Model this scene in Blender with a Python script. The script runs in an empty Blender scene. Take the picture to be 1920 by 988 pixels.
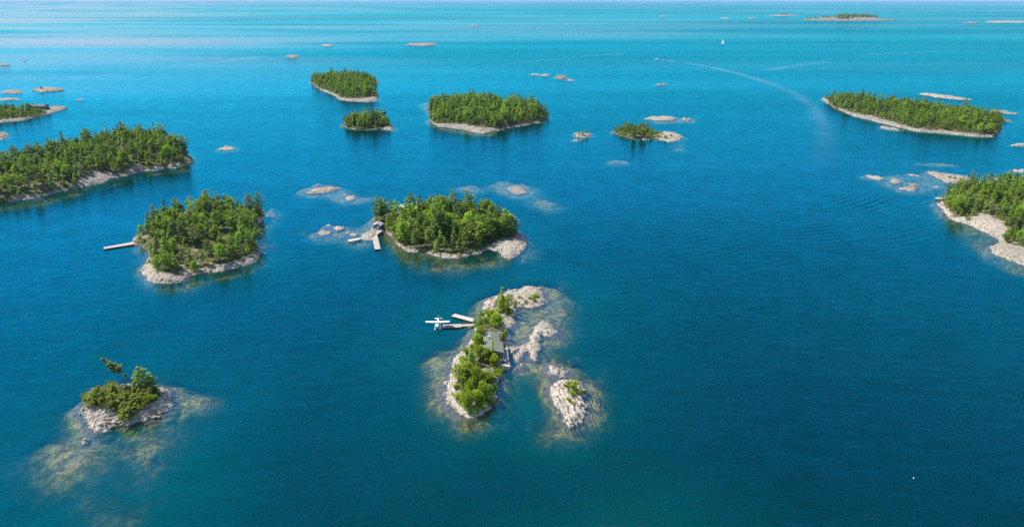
import bpy, math, random
import numpy as np
from mathutils import Vector, Matrix
random.seed(7); np.random.seed(7)
S = bpy.context.scene
COL = S.collection
R = math.radians

# ------------------------------------------------------------------ camera
CAMH = 125.0; FPX = 1300.0; W0, H0 = 1920.0, 988.0
PITCH = math.atan(496.0 / FPX)
sP, cP = math.sin(PITCH), math.cos(PITCH)
cam = bpy.data.cameras.new('camera'); camo = bpy.data.objects.new('camera', cam); COL.objects.link(camo)
cam.sensor_width = 36.0; cam.lens = 36.0 * FPX / W0
cam.clip_start = 1.0; cam.clip_end = 120000.0
camo.location = (0, 0, CAMH); camo.rotation_euler = (math.pi / 2 - PITCH, 0, 0)
S.camera = camo

# ------------------------------------------------------------------ light
SUN_EL, SUN_AZ = 50.0, -72.0        # azimuth clockwise from the view direction
world = bpy.data.worlds.new('World'); S.world = world; world.use_nodes = True
wn = world.node_tree; bg = wn.nodes['Background']
sky = wn.nodes.new('ShaderNodeTexSky'); sky.sky_type = 'NISHITA'; sky.sun_disc = False
sky.sun_elevation = R(SUN_EL); sky.sun_rotation = R(SUN_AZ)
sky.altitude = 200; sky.air_density = 1.0; sky.dust_density = 0.05; sky.ozone_density = 2.0
wn.links.new(sky.outputs[0], bg.inputs[0]); bg.inputs[1].default_value = 0.13
sl = bpy.data.lights.new('sun', 'SUN'); sl.energy = 4.8; sl.angle = R(0.5); sl.color = (1.0, 0.95, 0.87)
so = bpy.data.objects.new('sun', sl); COL.objects.link(so)
sd = Vector((math.sin(R(SUN_AZ)) * math.cos(R(SUN_EL)), math.cos(R(SUN_AZ)) * math.cos(R(SUN_EL)), math.sin(R(SUN_EL))))
so.rotation_euler = (-sd).to_track_quat('-Z', 'Y').to_euler(); so.location = (-300, 100, 400)
S.view_settings.view_transform = 'Standard'; S.view_settings.look = 'None'
S.view_settings.exposure = 0.70; S.view_settings.gamma = 1.0
S.cycles.max_bounces = 6; S.cycles.transparent_max_bounces = 8
S.cycles.diffuse_bounces = 2; S.cycles.glossy_bounces = 3
S.cycles.sample_clamp_indirect = 3.0; S.cycles.sample_clamp_direct = 2.5; S.cycles.volume_bounces = 0; S.cycles.use_denoising = False

# ------------------------------------------------------------------ where a point of the lake lies
def g(px, py, z=0.0):
    u = (px - 960.0) / FPX; v = (py - 494.0) / FPX
    t = (CAMH - z) / (sP + v * cP)
    return (t * u, t * (cP - v * sP))
def G(pts): return np.array([g(*p) for p in pts], float)
def depth_at(x, y): return y * cP + CAMH * sP

# ------------------------------------------------------------------ noise
def hsh(ix, iy, s=0):
    ix = ix.astype(np.int64); iy = iy.astype(np.int64)
    n = (ix * 374761393 + iy * 668265263 + s * 974634777) & 0xffffffff
    n = ((n ^ (n >> 13)) * 1274126177) & 0xffffffff
    n = ((n ^ (n >> 16)) * 2246822519) & 0xffffffff
    n = n ^ (n >> 15)
    return n / 4294967295.0
def vnoise(x, y, s=0):
    xi = np.floor(x); yi = np.floor(y); fx = x - xi; fy = y - yi
    fx = fx * fx * (3 - 2 * fx); fy = fy * fy * (3 - 2 * fy)
    a = hsh(xi, yi, s); b = hsh(xi + 1, yi, s); c = hsh(xi, yi + 1, s); d = hsh(xi + 1, yi + 1, s)
    return (a + (b - a) * fx) * (1 - fy) + (c + (d - c) * fx) * fy
def fbm(x, y, o=4, s=0):
    r = 0; a = 0.5; t = 0
    for i in range(o):
        r = r + a * vnoise(x, y, s + i * 17); t += a; a *= 0.5
        x, y = x * 1.9 + y * 0.7 + 11.3, y * 1.9 - x * 0.7 + 5.1
    return r / t * 2 - 1
def worley(x, y, s=0):
    xi = np.floor(x); yi = np.floor(y)
    f1 = np.full(x.shape, 9.0); f2 = np.full(x.shape, 9.0); idv = np.zeros(x.shape)
    for dx in (-1, 0, 1):
        for dy in (-1, 0, 1):
            cx = xi + dx; cy = yi + dy
            d = np.hypot(cx + hsh(cx, cy, s) - x, cy + hsh(cx, cy, s + 1) - y)
            m = d < f1
            f2 = np.where(m, f1, np.minimum(f2, d)); idv = np.where(m, hsh(cx, cy, s + 2), idv); f1 = np.where(m, d, f1)
    return f1, f2, idv
def smooth(a, b, x):
    t = np.clip((x - a) / (b - a), 0, 1); return t * t * (3 - 2 * t)
def sdist(x, y, poly):
    d2 = np.full(x.shape, 1e18); ins = np.zeros(x.shape, bool); n = len(poly)
    for i in range(n):
        ax, ay = poly[i]; bx, by = poly[(i + 1) % n]
        ex, ey = bx - ax, by - ay; L = ex * ex + ey * ey + 1e-9
        t = np.clip(((x - ax) * ex + (y - ay) * ey) / L, 0, 1)
        dx = x - ax - t * ex; dy = y - ay - t * ey
        d2 = np.minimum(d2, dx * dx + dy * dy)
        c = ((ay > y) != (by > y)) & (x < ex * (y - ay) / (ey if abs(ey) > 1e-9 else 1e-9) + ax)
        ins ^= c
    d = np.sqrt(d2); return np.where(ins, d, -d)

# ------------------------------------------------------------------ materials
def newmat(name):
    m = bpy.data.materials.new(name); m.use_nodes = True; nt = m.node_tree; nt.nodes.clear()
    return m, nt, nt.nodes.new, (lambda a, b: nt.links.new(a, b))
def out(nt, sh):
    o = nt.nodes.new('ShaderNodeOutputMaterial'); nt.links.new(sh, o.inputs['Surface']); return o
def math_n(nt, op, a, b=None, c=None, clamp=False):
    n = nt.nodes.new('ShaderNodeMath'); n.operation = op; n.use_clamp = clamp
    for i, v in enumerate((a, b, c)):
        if v is None: continue
        if isinstance(v, (int, float)): n.inputs[i].default_value = v
        else: nt.links.new(v, n.inputs[i])
    return n.outputs[0]
def mixc(nt, fac, a, b, mode='MIX'):
    n = nt.nodes.new('ShaderNodeMix'); n.data_type = 'RGBA'; n.blend_type = mode
    for sock, v in ((n.inputs[0], fac), (n.inputs[6], a), (n.inputs[7], b)):
        if isinstance(v, (int, float)): sock.default_value = v
        elif isinstance(v, tuple): sock.default_value = (*v, 1) if len(v) == 3 else v
        else: nt.links.new(v, sock)
    return n.outputs[2]
def noise_n(nt, vec, scale, detail=3, rough=0.55, dist=0.0):
    n = nt.nodes.new('ShaderNodeTexNoise'); n.inputs['Scale'].default_value = scale
    n.inputs['Detail'].default_value = detail; n.inputs['Roughness'].default_value = rough
    n.inputs['Distortion'].default_value = dist
    if vec is not None: nt.links.new(vec, n.inputs['Vector'])
    return n.outputs['Fac']
def ramp(nt, v, lo, hi, a=0.0, b=1.0):
    n = nt.nodes.new('ShaderNodeMapRange'); n.interpolation_type = 'SMOOTHSTEP'
    nt.links.new(v, n.inputs[0])
    for i, q in enumerate((lo, hi, a, b)): n.inputs[1 + i].default_value = q
    return n.outputs[0]
def mapping(nt, vec, scale, rot=0.0):
    n = nt.nodes.new('ShaderNodeMapping'); n.inputs['Scale'].default_value = scale
    n.inputs['Rotation'].default_value = (0, 0, rot); nt.links.new(vec, n.inputs[0]); return n.outputs[0]
def attr(nt, name):
    n = nt.nodes.new('ShaderNodeAttribute'); n.attribute_name = name; return n.outputs['Fac']

def mat_simple(name, col, rough=0.7, metal=0.0, nscale=3.0, namp=0.25, bump=0.02):
    m, nt, N, L = newmat(name)
    tc = N('ShaderNodeTexCoord').outputs['Object']
    f = noise_n(nt, tc, nscale, 4)
    f2 = noise_n(nt, tc, nscale * 7, 2)
    ff = math_n(nt, 'ADD', math_n(nt, 'MULTIPLY', f, 0.7), math_n(nt, 'MULTIPLY', f2, 0.3))
    c = mixc(nt, ff, tuple(q * (1 - namp) for q in col), tuple(min(1, q * (1 + namp)) for q in col))
    p = N('ShaderNodeBsdfPrincipled'); L(c, p.inputs['Base Color']); p.inputs['Roughness'].default_value = rough
    p.inputs['Metallic'].default_value = metal
    if bump:
        b = N('ShaderNodeBump'); b.inputs['Distance'].default_value = bump; L(f2, b.inputs['Height']); L(b.outputs[0], p.inputs['Normal'])
    out(nt, p.outputs[0]); return m

def mat_rock():
    m, nt, N, L = newmat('granite')
    geo = N('ShaderNodeNewGeometry'); pos = geo.outputs['Position']
    big = noise_n(nt, pos, 0.06, 3); mid = noise_n(nt, pos, 0.55, 5, 0.65); fine = noise_n(nt, pos, 3.2, 4, 0.7)
    base = mixc(nt, ramp(nt, big, 0.35, 0.65), (0.43, 0.345, 0.265), (0.34, 0.30, 0.24))
    base = mixc(nt, ramp(nt, mid, 0.50, 0.68), base, (0.21, 0.19, 0.17))
    base = mixc(nt, ramp(nt, fine, 0.40, 0.66, 0.0, 0.7), base, (0.50, 0.43, 0.35))
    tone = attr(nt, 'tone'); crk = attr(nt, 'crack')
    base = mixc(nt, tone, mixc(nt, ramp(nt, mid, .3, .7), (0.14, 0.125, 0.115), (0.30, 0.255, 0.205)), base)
    base = mixc(nt, math_n(nt, 'MULTIPLY', crk, 0.75), base, (0.09, 0.08, 0.06))
    # lichen / thin grass on the rock
    lich = noise_n(nt, pos, 0.23, 4, 0.6)
    base = mixc(nt, ramp(nt, lich, 0.56, 0.70, 0.0, 0.55), base, (0.17, 0.17, 0.07))
    # joints
    st = mapping(nt, pos, (0.55, 0.22, 0.5), 0.7)
    v = N('ShaderNodeTexVoronoi'); v.feature = 'DISTANCE_TO_EDGE'; v.inputs['Scale'].default_value = 0.9; L(st, v.inputs['Vector'])
    wob = noise_n(nt, pos, 0.8, 2)
    joint = ramp(nt, math_n(nt, 'ADD', v.outputs['Distance'], math_n(nt, 'MULTIPLY', wob, 0.05)), 0.03, 0.085, 1.0, 0.0)
    base = mixc(nt, math_n(nt, 'MULTIPLY', joint, 0.45), base, (0.12, 0.11, 0.09))
    # forest floor
    veg = attr(nt, 'veg')
    fl = mixc(nt, ramp(nt, noise_n(nt, pos, 0.5, 4), 0.35, 0.62), (0.045, 0.055, 0.018), (0.13, 0.12, 0.045))
    fl = mixc(nt, ramp(nt, noise_n(nt, pos, 0.21, 3), 0.57, 0.66, 0, .8), fl, base)
    vf = ramp(nt, math_n(nt, 'ADD', veg, math_n(nt, 'MULTIPLY', math_n(nt, 'SUBTRACT', mid, 0.5), 1.3)), 0.35, 0.65)
    base = mixc(nt, vf, base, fl)
    # what grows and settles under water
    sz = N('ShaderNodeSeparateXYZ'); L(pos, sz.inputs[0])
    zz = math_n(nt, 'ADD', sz.outputs[2], math_n(nt, 'MULTIPLY', math_n(nt, 'SUBTRACT', mid, 0.5), 0.5))
    alg = mixc(nt, ramp(nt, noise_n(nt, pos, 0.35, 5, 0.7), 0.40, 0.60), (0.19, 0.16, 0.06), (0.66, 0.53, 0.23))
    alg = mixc(nt, ramp(nt, fine, 0.42, 0.62, 0, .55), alg, (0.06, 0.06, 0.03))
    alg = mixc(nt, math_n(nt, 'MULTIPLY', crk, 0.6), alg, (0.05, 0.05, 0.025))
    wet = ramp(nt, zz, 0.0, 0.15, 1.0, 0.0)
    base = mixc(nt, math_n(nt, 'MULTIPLY', wet, .85), base, (0.13, 0.11, 0.10))
    under = ramp(nt, zz, -1.25, -0.55, 1.0, 0.0)
    base = mixc(nt, under, base, alg)
    p = N('ShaderNodeBsdfPrincipled'); L(base, p.inputs['Base Color']); p.inputs['Roughness'].default_value = 0.85
    p.inputs['Specular IOR Level'].default_value = 0.25
    h = math_n(nt, 'ADD', math_n(nt, 'MULTIPLY', mid, 0.9), math_n(nt, 'MULTIPLY', fine, 0.35))
    h = math_n(nt, 'SUBTRACT', h, math_n(nt, 'MULTIPLY', joint, 0.6))
    b = N('ShaderNodeBump'); b.inputs['Distance'].default_value = 0.3; b.inputs['Strength'].default_value = 0.8
    L(h, b.inputs['Height']); L(b.outputs[0], p.inputs['Normal'])
    out(nt, p.outputs[0]); return m

def mat_leaf(name, dark, light, trans=0.35):
    m, nt, N, L = newmat(name)
    oi = N('ShaderNodeObjectInfo').outputs['Random']
    t = attr(nt, 'tint')
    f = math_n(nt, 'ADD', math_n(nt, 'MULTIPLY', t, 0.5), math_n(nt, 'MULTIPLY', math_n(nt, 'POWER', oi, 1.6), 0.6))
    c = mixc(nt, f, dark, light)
    hsv = N('ShaderNodeHueSaturation'); L(c, hsv.inputs['Color'])
    L(ramp(nt, oi, 0, 1, 0.485, 0.512), hsv.inputs['Hue'])
    d = N('ShaderNodeBsdfDiffuse'); L(hsv.outputs[0], d.inputs[0])
    tr = N('ShaderNodeBsdfTranslucent')
    L(mixc(nt, 1.0, hsv.outputs[0], (1.5, 1.5, 0.55), 'MULTIPLY'), tr.inputs[0])
    mx = N('ShaderNodeMixShader'); mx.inputs[0].default_value = trans
    L(d.outputs[0], mx.inputs[1]); L(tr.outputs[0], mx.inputs[2])
    gl = N('ShaderNodeBsdfGlossy'); gl.inputs['Roughness'].default_value = 0.45; gl.inputs[0].default_value = (1, 1, 1, 1)
    m2 = N('ShaderNodeMixShader'); m2.inputs[0].default_value = 0.008
    L(mx.outputs[0], m2.inputs[1]); L(gl.outputs[0], m2.inputs[2])
    out(nt, m2.outputs[0]); return m

def mat_water():
    m, nt, N, L = newmat('lake_water')
    geo = N('ShaderNodeNewGeometry'); pos = geo.outputs['Position']
    dep = attr(nt, 'depth'); slick_sheen = attr(nt, 'slick_sheen')
    # ripples: short crossed wind waves and a faint longer set
    w1 = noise_n(nt, mapping(nt, pos, (0.45, 1.2, 1), -0.75), 1.0, 2, 0.5, 0.3)
    w2 = noise_n(nt, mapping(nt, pos, (0.9, 1.6, 1), -0.35), 1.0, 1, 0.5)
    w3 = noise_n(nt, mapping(nt, pos, (0.10, 0.24, 1), 0.35), 1.0, 2, 0.5)
    h = math_n(nt, 'ADD', math_n(nt, 'MULTIPLY', w1, 0.55), math_n(nt, 'MULTIPLY', w2, 0.3))
    h = math_n(nt, 'ADD', h, math_n(nt, 'MULTIPLY', w3, 1.3))
    # wind: ruffled and calm streaks, long across the view
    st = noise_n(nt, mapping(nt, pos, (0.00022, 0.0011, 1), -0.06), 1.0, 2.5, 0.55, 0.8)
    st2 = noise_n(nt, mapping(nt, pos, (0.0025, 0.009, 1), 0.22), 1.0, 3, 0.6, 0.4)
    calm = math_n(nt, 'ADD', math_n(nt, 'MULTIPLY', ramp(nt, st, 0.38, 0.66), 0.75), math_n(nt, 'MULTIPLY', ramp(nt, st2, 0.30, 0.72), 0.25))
    calm = math_n(nt, 'ADD', calm, slick_sheen, clamp=True)
    gust = noise_n(nt, mapping(nt, pos, (0.05, 0.05, 1), 0.5), 1.0, 8, 0.95)
    gust = ramp(nt, gust, 0.36, 0.64, 0.98, 1.46)
    b = N('ShaderNodeBump'); b.inputs['Distance'].default_value = 0.18
    L(ramp(nt, calm, 0, 1, 1.0, 0.75), b.inputs['Strength']); L(h, b.inputs['Height'])
    fr = N('ShaderNodeFresnel'); fr.inputs['IOR'].default_value = 1.50; L(b.outputs[0], fr.inputs['Normal'])
    gl = N('ShaderNodeBsdfGlossy'); gl.distribution = 'GGX'
    L(ramp(nt, calm, 0, 1, 0.13, 0.06), gl.inputs['Roughness']); L(b.outputs[0], gl.inputs['Normal'])
    L(mixc(nt, slick_sheen, mixc(nt, calm, (0.0, 0.62, 0.88), (0.02, 0.62, 0.92)), (0.50, 0.63, 0.84)), gl.inputs[0])  # cyan of the reflected sky painted as tint, with a paler sheen on slicks
    # body
    lowf = noise_n(nt, pos, 0.006, 3)
    deep = mixc(nt, ramp(nt, lowf, 0.3, 0.7), (0.000, 0.017, 0.009), (0.000, 0.011, 0.010))
    near = mixc(nt, ramp(nt, dep, 1.5, 7.0), (0.001, 0.045, 0.030), mixc(nt, attr(nt, 'shelf'), deep, (0.0, 0.042, 0.027)))
    df = N('ShaderNodeBsdfDiffuse'); L(near, df.inputs[0]); L(b.outputs[0], df.inputs['Normal'])
    tr = N('ShaderNodeBsdfTransparent')
    cmb = N('ShaderNodeCombineXYZ')
    for i, a in enumerate((0.09, 0.05, 0.19)):
        L(math_n(nt, 'POWER', math.exp(-a), dep), cmb.inputs[i])
    L(cmb.outputs[0], tr.inputs[0])
    od = math_n(nt, 'ADD', math_n(nt, 'MULTIPLY', dep, 0.10), math_n(nt, 'MULTIPLY', math_n(nt, 'MULTIPLY', dep, dep), 0.050))
    fac = math_n(nt, 'SUBTRACT', 1.0, math_n(nt, 'POWER', math.exp(-1), od), clamp=True)
    body = N('ShaderNodeMixShader'); L(fac, body.inputs[0]); L(tr.outputs[0], body.inputs[1]); L(df.outputs[0], body.inputs[2])
    mx = N('ShaderNodeMixShader')
    F0 = fr.outputs[0]; F1 = math_n(nt, 'DIVIDE', math_n(nt, 'MULTIPLY', F0, 2.2), math_n(nt, 'ADD', math_n(nt, 'MULTIPLY', F0, 3.3), 1.0))
    L(math_n(nt, 'MULTIPLY', math_n(nt, 'MULTIPLY', F1, gust), ramp(nt, calm, 0, 1, 0.85, 1.08), clamp=True), mx.inputs[0])
    L(body.outputs[0], mx.inputs[1]); L(gl.outputs[0], mx.inputs[2])
    out(nt, mx.outputs[0]); return m

M = {}
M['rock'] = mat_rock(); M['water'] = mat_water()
M['pine'] = mat_leaf('pine_needles', (0.018, 0.052, 0.018), (0.310, 0.430, 0.045), 0.26)
M['broad'] = mat_leaf('broad_leaves', (0.042, 0.100, 0.014), (0.350, 0.480, 0.032), 0.30)
M['lime'] = mat_leaf('young_leaves', (0.110, 0.200, 0.008), (0.380, 0.430, 0.022), 0.34)
M['juniper'] = mat_leaf('juniper_sprays', (0.10, 0.14, 0.025), (0.27, 0.30, 0.04), 0.42)
M['under'] = mat_leaf('undergrowth_leaves', (0.08, 0.12, 0.02), (0.24, 0.27, 0.045), 0.4)
M['bark'] = mat_simple('bark', (0.13, 0.10, 0.075), 0.9, 0, 4, 0.4, 0.03)
M['deadwood'] = mat_simple('grey_deadwood', (0.26, 0.23, 0.20), 0.9, 0, 4, 0.3, 0.02)
M['deck'] = mat_simple('weathered_planks', (0.40, 0.345, 0.30), 0.8, 0, 1.2, 0.22, 0.01)
M['deckpale'] = mat_simple('pale_planks', (0.48, 0.43, 0.38), 0.8, 0, 1.2, 0.18, 0.01)
M['deckdark'] = mat_simple('wet_dock_timber', (0.12, 0.09, 0.075), 0.8, 0, 2, 0.3, 0.01)
M['shingle'] = mat_simple('grey_green_shingle', (0.135, 0.150, 0.110), 0.9, 0, 0.9, 0.45, 0.02)
M['shinglegrey'] = mat_simple('pale_grey_shingle', (0.34, 0.34, 0.35), 0.9, 0, 1.5, 0.2, 0.02)
M['shingledark'] = mat_simple('dark_slate_shingle', (0.06, 0.075, 0.10), 0.8, 0, 1.5, 0.2, 0.02)
M['sidingdark'] = mat_simple('dark_brown_siding', (0.075, 0.05, 0.038), 0.8, 0, 2, 0.3, 0.01)
M['sidingblue'] = mat_simple('blue_grey_siding', (0.10, 0.14, 0.19), 0.8, 0, 2, 0.2, 0.01)
M['white'] = mat_simple('white_paint', (0.80, 0.80, 0.79), 0.4, 0, 2, 0.04, 0)
M['concrete'] = mat_simple('pale_concrete', (0.52, 0.48, 0.44), 0.85, 0, 1.2, 0.15, 0.01)
M['black'] = mat_simple('black_rubber', (0.03, 0.03, 0.03), 0.6, 0, 2, 0.2, 0)
M['glass'] = mat_simple('dark_window_glass', (0.02, 0.035, 0.045), 0.08, 0, 2, 0.1, 0)
M['slate'] = mat_simple('slate_blue_hull', (0.12, 0.13, 0.20), 0.4, 0, 2, 0.1, 0)
M['floatgrey'] = mat_simple('pale_blue_grey_aluminium', (0.55, 0.62, 0.66), 0.35, 0.3, 2, 0.06, 0)
M['red'] = mat_simple('red_paint', (0.45, 0.05, 0.04), 0.4, 0, 2, 0.1, 0)
M['metal'] = mat_simple('bare_aluminium', (0.6, 0.6, 0.6), 0.3, 0.8, 2, 0.05, 0)
M['foam'] = mat_simple('white_foam', (0.75, 0.80, 0.82), 0.9, 0, 2, 0.1, 0)

# ------------------------------------------------------------------ object helpers
def link(o, parent=None):
    COL.objects.link(o)
    if parent is not None: o.parent = parent
    return o
def tag(o, label=None, cat=None, group=None, kind=None):
    if label: o['label'] = label
    if cat: o['category'] = cat
    if group: o['group'] = group
    if kind: o['kind'] = kind
    return o
def mesh_np(name, V, F, mats, smoothf=False, attrs=None, midx=None):
    me = bpy.data.meshes.new(name); V = np.asarray(V, np.float32); F = np.asarray(F, np.int32)
    n, k = F.shape
    me.vertices.add(len(V)); me.vertices.foreach_set('co', V.ravel())
    me.loops.add(n * k); me.loops.foreach_set('vertex_index', F.ravel())
    me.polygons.add(n); me.polygons.foreach_set('loop_start', np.arange(0, n * k, k, dtype=np.int32))
    try: me.polygons.foreach_set('loop_total', np.full(n, k, np.int32))
    except Exception: pass
    if midx is not None: me.polygons.foreach_set('material_index', np.asarray(midx, np.int32))
    me.polygons.foreach_set('use_smooth', np.full(n, smoothf, bool))
    for m in (mats if isinstance(mats, (list, tuple)) else [mats]): me.materials.append(m)
    for a, (dom, val) in (attrs or {}).items():
        at = me.attributes.new(a, 'FLOAT', dom); at.data.foreach_set('value', np.asarray(val, np.float32))
    me.update(calc_edges=True); return me
class MB:
    def __init__(s): s.v = []; s.f = []
    def poly(s, pts, f):
        b = len(s.v); s.v += [tuple(p) for p in pts]; s.f += [tuple(i + b for i in q) for q in f]
    def prism(s, quad, z0, z1):
        n = len(quad)
        s.poly([(x, y, z0) for x, y in quad] + [(x, y, z1) for x, y in quad],
               [tuple(range(n))[::-1], tuple(range(n, 2 * n))] + [(i, (i + 1) % n, n + (i + 1) % n, n + i) for i in range(n)])
    def box(s, c, d, rz=0.0):
        ca, sa = math.cos(rz), math.sin(rz); q = []
        for x, y in ((-1, -1), (1, -1), (1, 1), (-1, 1)):
            x *= d[0] / 2; y *= d[1] / 2; q.append((c[0] + x * ca - y * sa, c[1] + x * sa + y * ca))
        s.prism(q, c[2] - d[2] / 2, c[2] + d[2] / 2)
    def rings(s, rings, cap=True):
        b = len(s.v); k = len(rings[0])
        for r in rings: s.v += [tuple(p) for p in r]
        for i in range(len(rings) - 1):
            for j in range(k):
                a = b + i * k + j; c = b + i * k + (j + 1) % k
                s.f.append((a, c, c + k, a + k))
        if cap:
            s.f.append(tuple(b + j for j in range(k))[::-1]); s.f.append(tuple(b + (len(rings) - 1) * k + j for j in range(k)))
    def tube(s, pts, rad, k=6):
        pts = [Vector(p) for p in pts]; rs = []
        for i, p in enumerate(pts):
            d = (pts[min(i + 1, len(pts) - 1)] - pts[max(i - 1, 0)]).normalized()
            a = d.cross(Vector((0.31, 0.93, 0.2))).normalized(); b = d.cross(a)
            r = rad[i] if isinstance(rad, (list, tuple)) else rad
            rs.append([p + a * r * math.cos(2 * math.pi * j / k) + b * r * math.sin(2 * math.pi * j / k) for j in range(k)])
        s.rings(rs)
    def build(s, name, mat, parent=None, sm=False):
        me = bpy.data.meshes.new(name); me.from_pydata([tuple(v) for v in s.v], [], s.f)
        me.materials.append(mat)
        if sm: me.polygons.foreach_set('use_smooth', np.ones(len(me.polygons), bool))
        me.update(); return link(bpy.data.objects.new(name, me), parent)
def empty(name, loc, rz=0.0, **k):
    o = bpy.data.objects.new(name, None); o.empty_display_size = 1; o.location = loc; o.rotation_euler = (0, 0, rz)
    link(o); tag(o, **k); return o

# ------------------------------------------------------------------ terrain pieces
def grow(P, d):
    c = P.mean(0); e = np.roll(P, -1, 0) - np.roll(P, 1, 0); n = np.stack([e[:, 1], -e[:, 0]], -1)
    n /= np.linalg.norm(n, axis=1)[:, None] + 1e-9
    a = 0.5 * np.sum(P[:, 0] * np.roll(P[:, 1], -1) - np.roll(P[:, 0], -1) * P[:, 1])
    return P + n * d * (1 if a > 0 else -1)
COMPS = []   # every island, rock and shoal: its height over the lake
class Comp:
    def __init__(s, name, px, H=2.0, w=4.0, slope=0.35, warp=1.5, rough=0.5, cell=3.0, strata=0.0, wood=None, veg=0.0,
                 label=None, cat=None, kind=None, group=None, shoal=False, depth=1.5, hill=None, seed=None, wavey=0.0, tone=None):
        s.__dict__.update(locals()); s.poly = G(px)
        s.seed = len(COMPS) * 7 + 3 if seed is None else seed
        s.woodpoly = G(wood) if wood else None
        if wood and name == 'island' and s.poly.mean(0)[1] > 330:
            s.woodpoly = grow(s.woodpoly, 2.8 if s.poly.mean(0)[1] < 520 else 11.0)
        s.cx, s.cy = s.poly.mean(0); s.z = depth_at(s.cx, s.cy)
        s.m = max(6.0, (7.0 - (depth if shoal else 0)) / slope + 2)
        s.m = min(s.m, 45.0)
        s.bb = (s.poly[:, 0].min() - s.m, s.poly[:, 0].max() + s.m, s.poly[:, 1].min() - s.m, s.poly[:, 1].max() + s.m)
        COMPS.append(s)
    def dist(s, x, y):
        w = s.warp
        xx = x + w * fbm(x / (3.2 * w + 1), y / (3.2 * w + 1), 3, s.seed); yy = y + w * fbm(x / (3.2 * w + 1), y / (3.2 * w + 1), 3, s.seed + 50)
        return sdist(xx, yy, s.poly)
    def height(s, x, y, d=None):
        if d is None: d = s.dist(x, y)
        if s.shoal:
            n = fbm(x / 9, y / 9, 4, s.seed + 9); n2 = fbm(x / 2.5, y / 2.5, 3, s.seed + 19)
            top = -s.depth + 1.9 * n * min(1.2, s.depth / 1.6) + 0.5 * n2 - 0.5 * (worley(x / 5, y / 3.2, s.seed)[0] - .5)
            h = np.where(d > 0, top, top + d * max(s.slope, .16) - 0.02 * np.minimum(d, 0) ** 2)
            a1, a2, a3 = worley(x / 6 + .4 * n, y / 3.6, s.seed + 1); s.crk = 1 - smooth(0.0, 0.16, a2 - a1); h = h + .8 * (a3 - .5)
            h = h - 1.3 * np.exp(-np.maximum(d, 0) / 1.3) * (d > 0) - 1.3 * (d <= 0)
            return np.where(h > -1.2, -1.2 + 0.25 * (h + 1.2), h)
        ins = np.maximum(d, 0)
        base = s.H * (1 - np.exp(-ins / s.w)) + 0.10 * (d > 0)
        base = base * (0.75 + 0.5 * (0.5 + 0.5 * fbm(x / 14, y / 14, 3, s.seed + 5)))
        if s.hill:
            for hx, hy, hr, hh in s.hill:
                q = g(hx, hy); base = base + hh * np.exp(-((x - q[0]) ** 2 + (y - q[1]) ** 2) / hr ** 2) * (1 - np.exp(-ins / 5))
        f1, f2, idv = worley(x / s.cell + 0.3 * fbm(x / 2, y / 2, 2, s.seed), y / s.cell, s.seed + 3)
        s.crk = 1 - smooth(0.0, 0.11, f2 - f1)
        blk = (idv - 0.35) * smooth(0.02, 0.22, f2 - f1) + 0.25 * (0.6 - f1)
        g1, g2, idg = worley(x / (s.cell * .42), y / (s.cell * .42), s.seed + 8)
        blk = blk + 0.45 * ((idg - 0.4) * smooth(0.03, 0.3, g2 - g1) + 0.3 * (0.5 - g1))
        edge = np.exp(-((np.maximum(d, -3) - 1.2) / 4.5) ** 2)
        r = s.rough * blk * (0.35 + 0.65 * edge) + 0.30 * s.rough * fbm(x / 1.3, y / 1.3, 3, s.seed + 4)
        if s.strata:
            q = (x * math.cos(s.strata) + y * math.sin(s.strata)) / 1.7 + 0.8 * fbm(x / 5, y / 5, 2, s.seed + 2)
            r = r * .8 + 0.8 * s.rough * (np.abs((q % 1.0) - 0.5) * 2 - 0.5)
        shal = np.clip(-d, 0, 60)
        un = -(shal * s.slope) * np.exp(1.5 * fbm(x / 11, y / 11, 3, s.seed + 6)) - 0.03 * shal ** 2
        lim = np.where(d > 0, smooth(-0.5, 1.5, d), 0.75 * np.exp(-shal / 8))
        return np.where(d > 0, base, un) + r * lim * (1 if s.H > 0.7 else 0.5)

def isl(px, **k): return Comp('island', px, kind='structure', **k)
def rockth(cx, cy, hw, hh, H=0.9, label='', tilt=0.0, n=13, group=None, **k):
    rr = random.Random(int(cx * 31 + cy)); pts = []
    for i in range(n):
        a = 2 * math.pi * i / n; r = 0.62 + 0.55 * rr.random()
        x = math.cos(a) * hw * r; y = math.sin(a) * hh * r
        pts.append((cx + x, cy + y + x * tilt))
    kk = dict(w=2.5, warp=0.9, rough=0.6, cell=2.4, slope=0.45); kk.update(k)
    if 300 < cy < 450: H *= .65
    if cy < 300: kk['rough'] = max(kk['rough'], 1.3); kk['warp'] = max(kk['warp'], 2.2)
    return Comp('rock_islet', pts, H=H, label=label, cat='rock', group=group, **kk)
def shoal(px, depth=1.5, slope=0.35, **k):
    return Comp('shoal', px, shoal=True, depth=depth, slope=slope, kind='structure', warp=k.pop('warp', 4.0), **k)
def ell(cx, cy, hw, hh, n=12):
    return [(cx + hw * math.cos(2 * math.pi * i / n), cy + hh * math.sin(2 * math.pi * i / n)) for i in range(n)]

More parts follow.
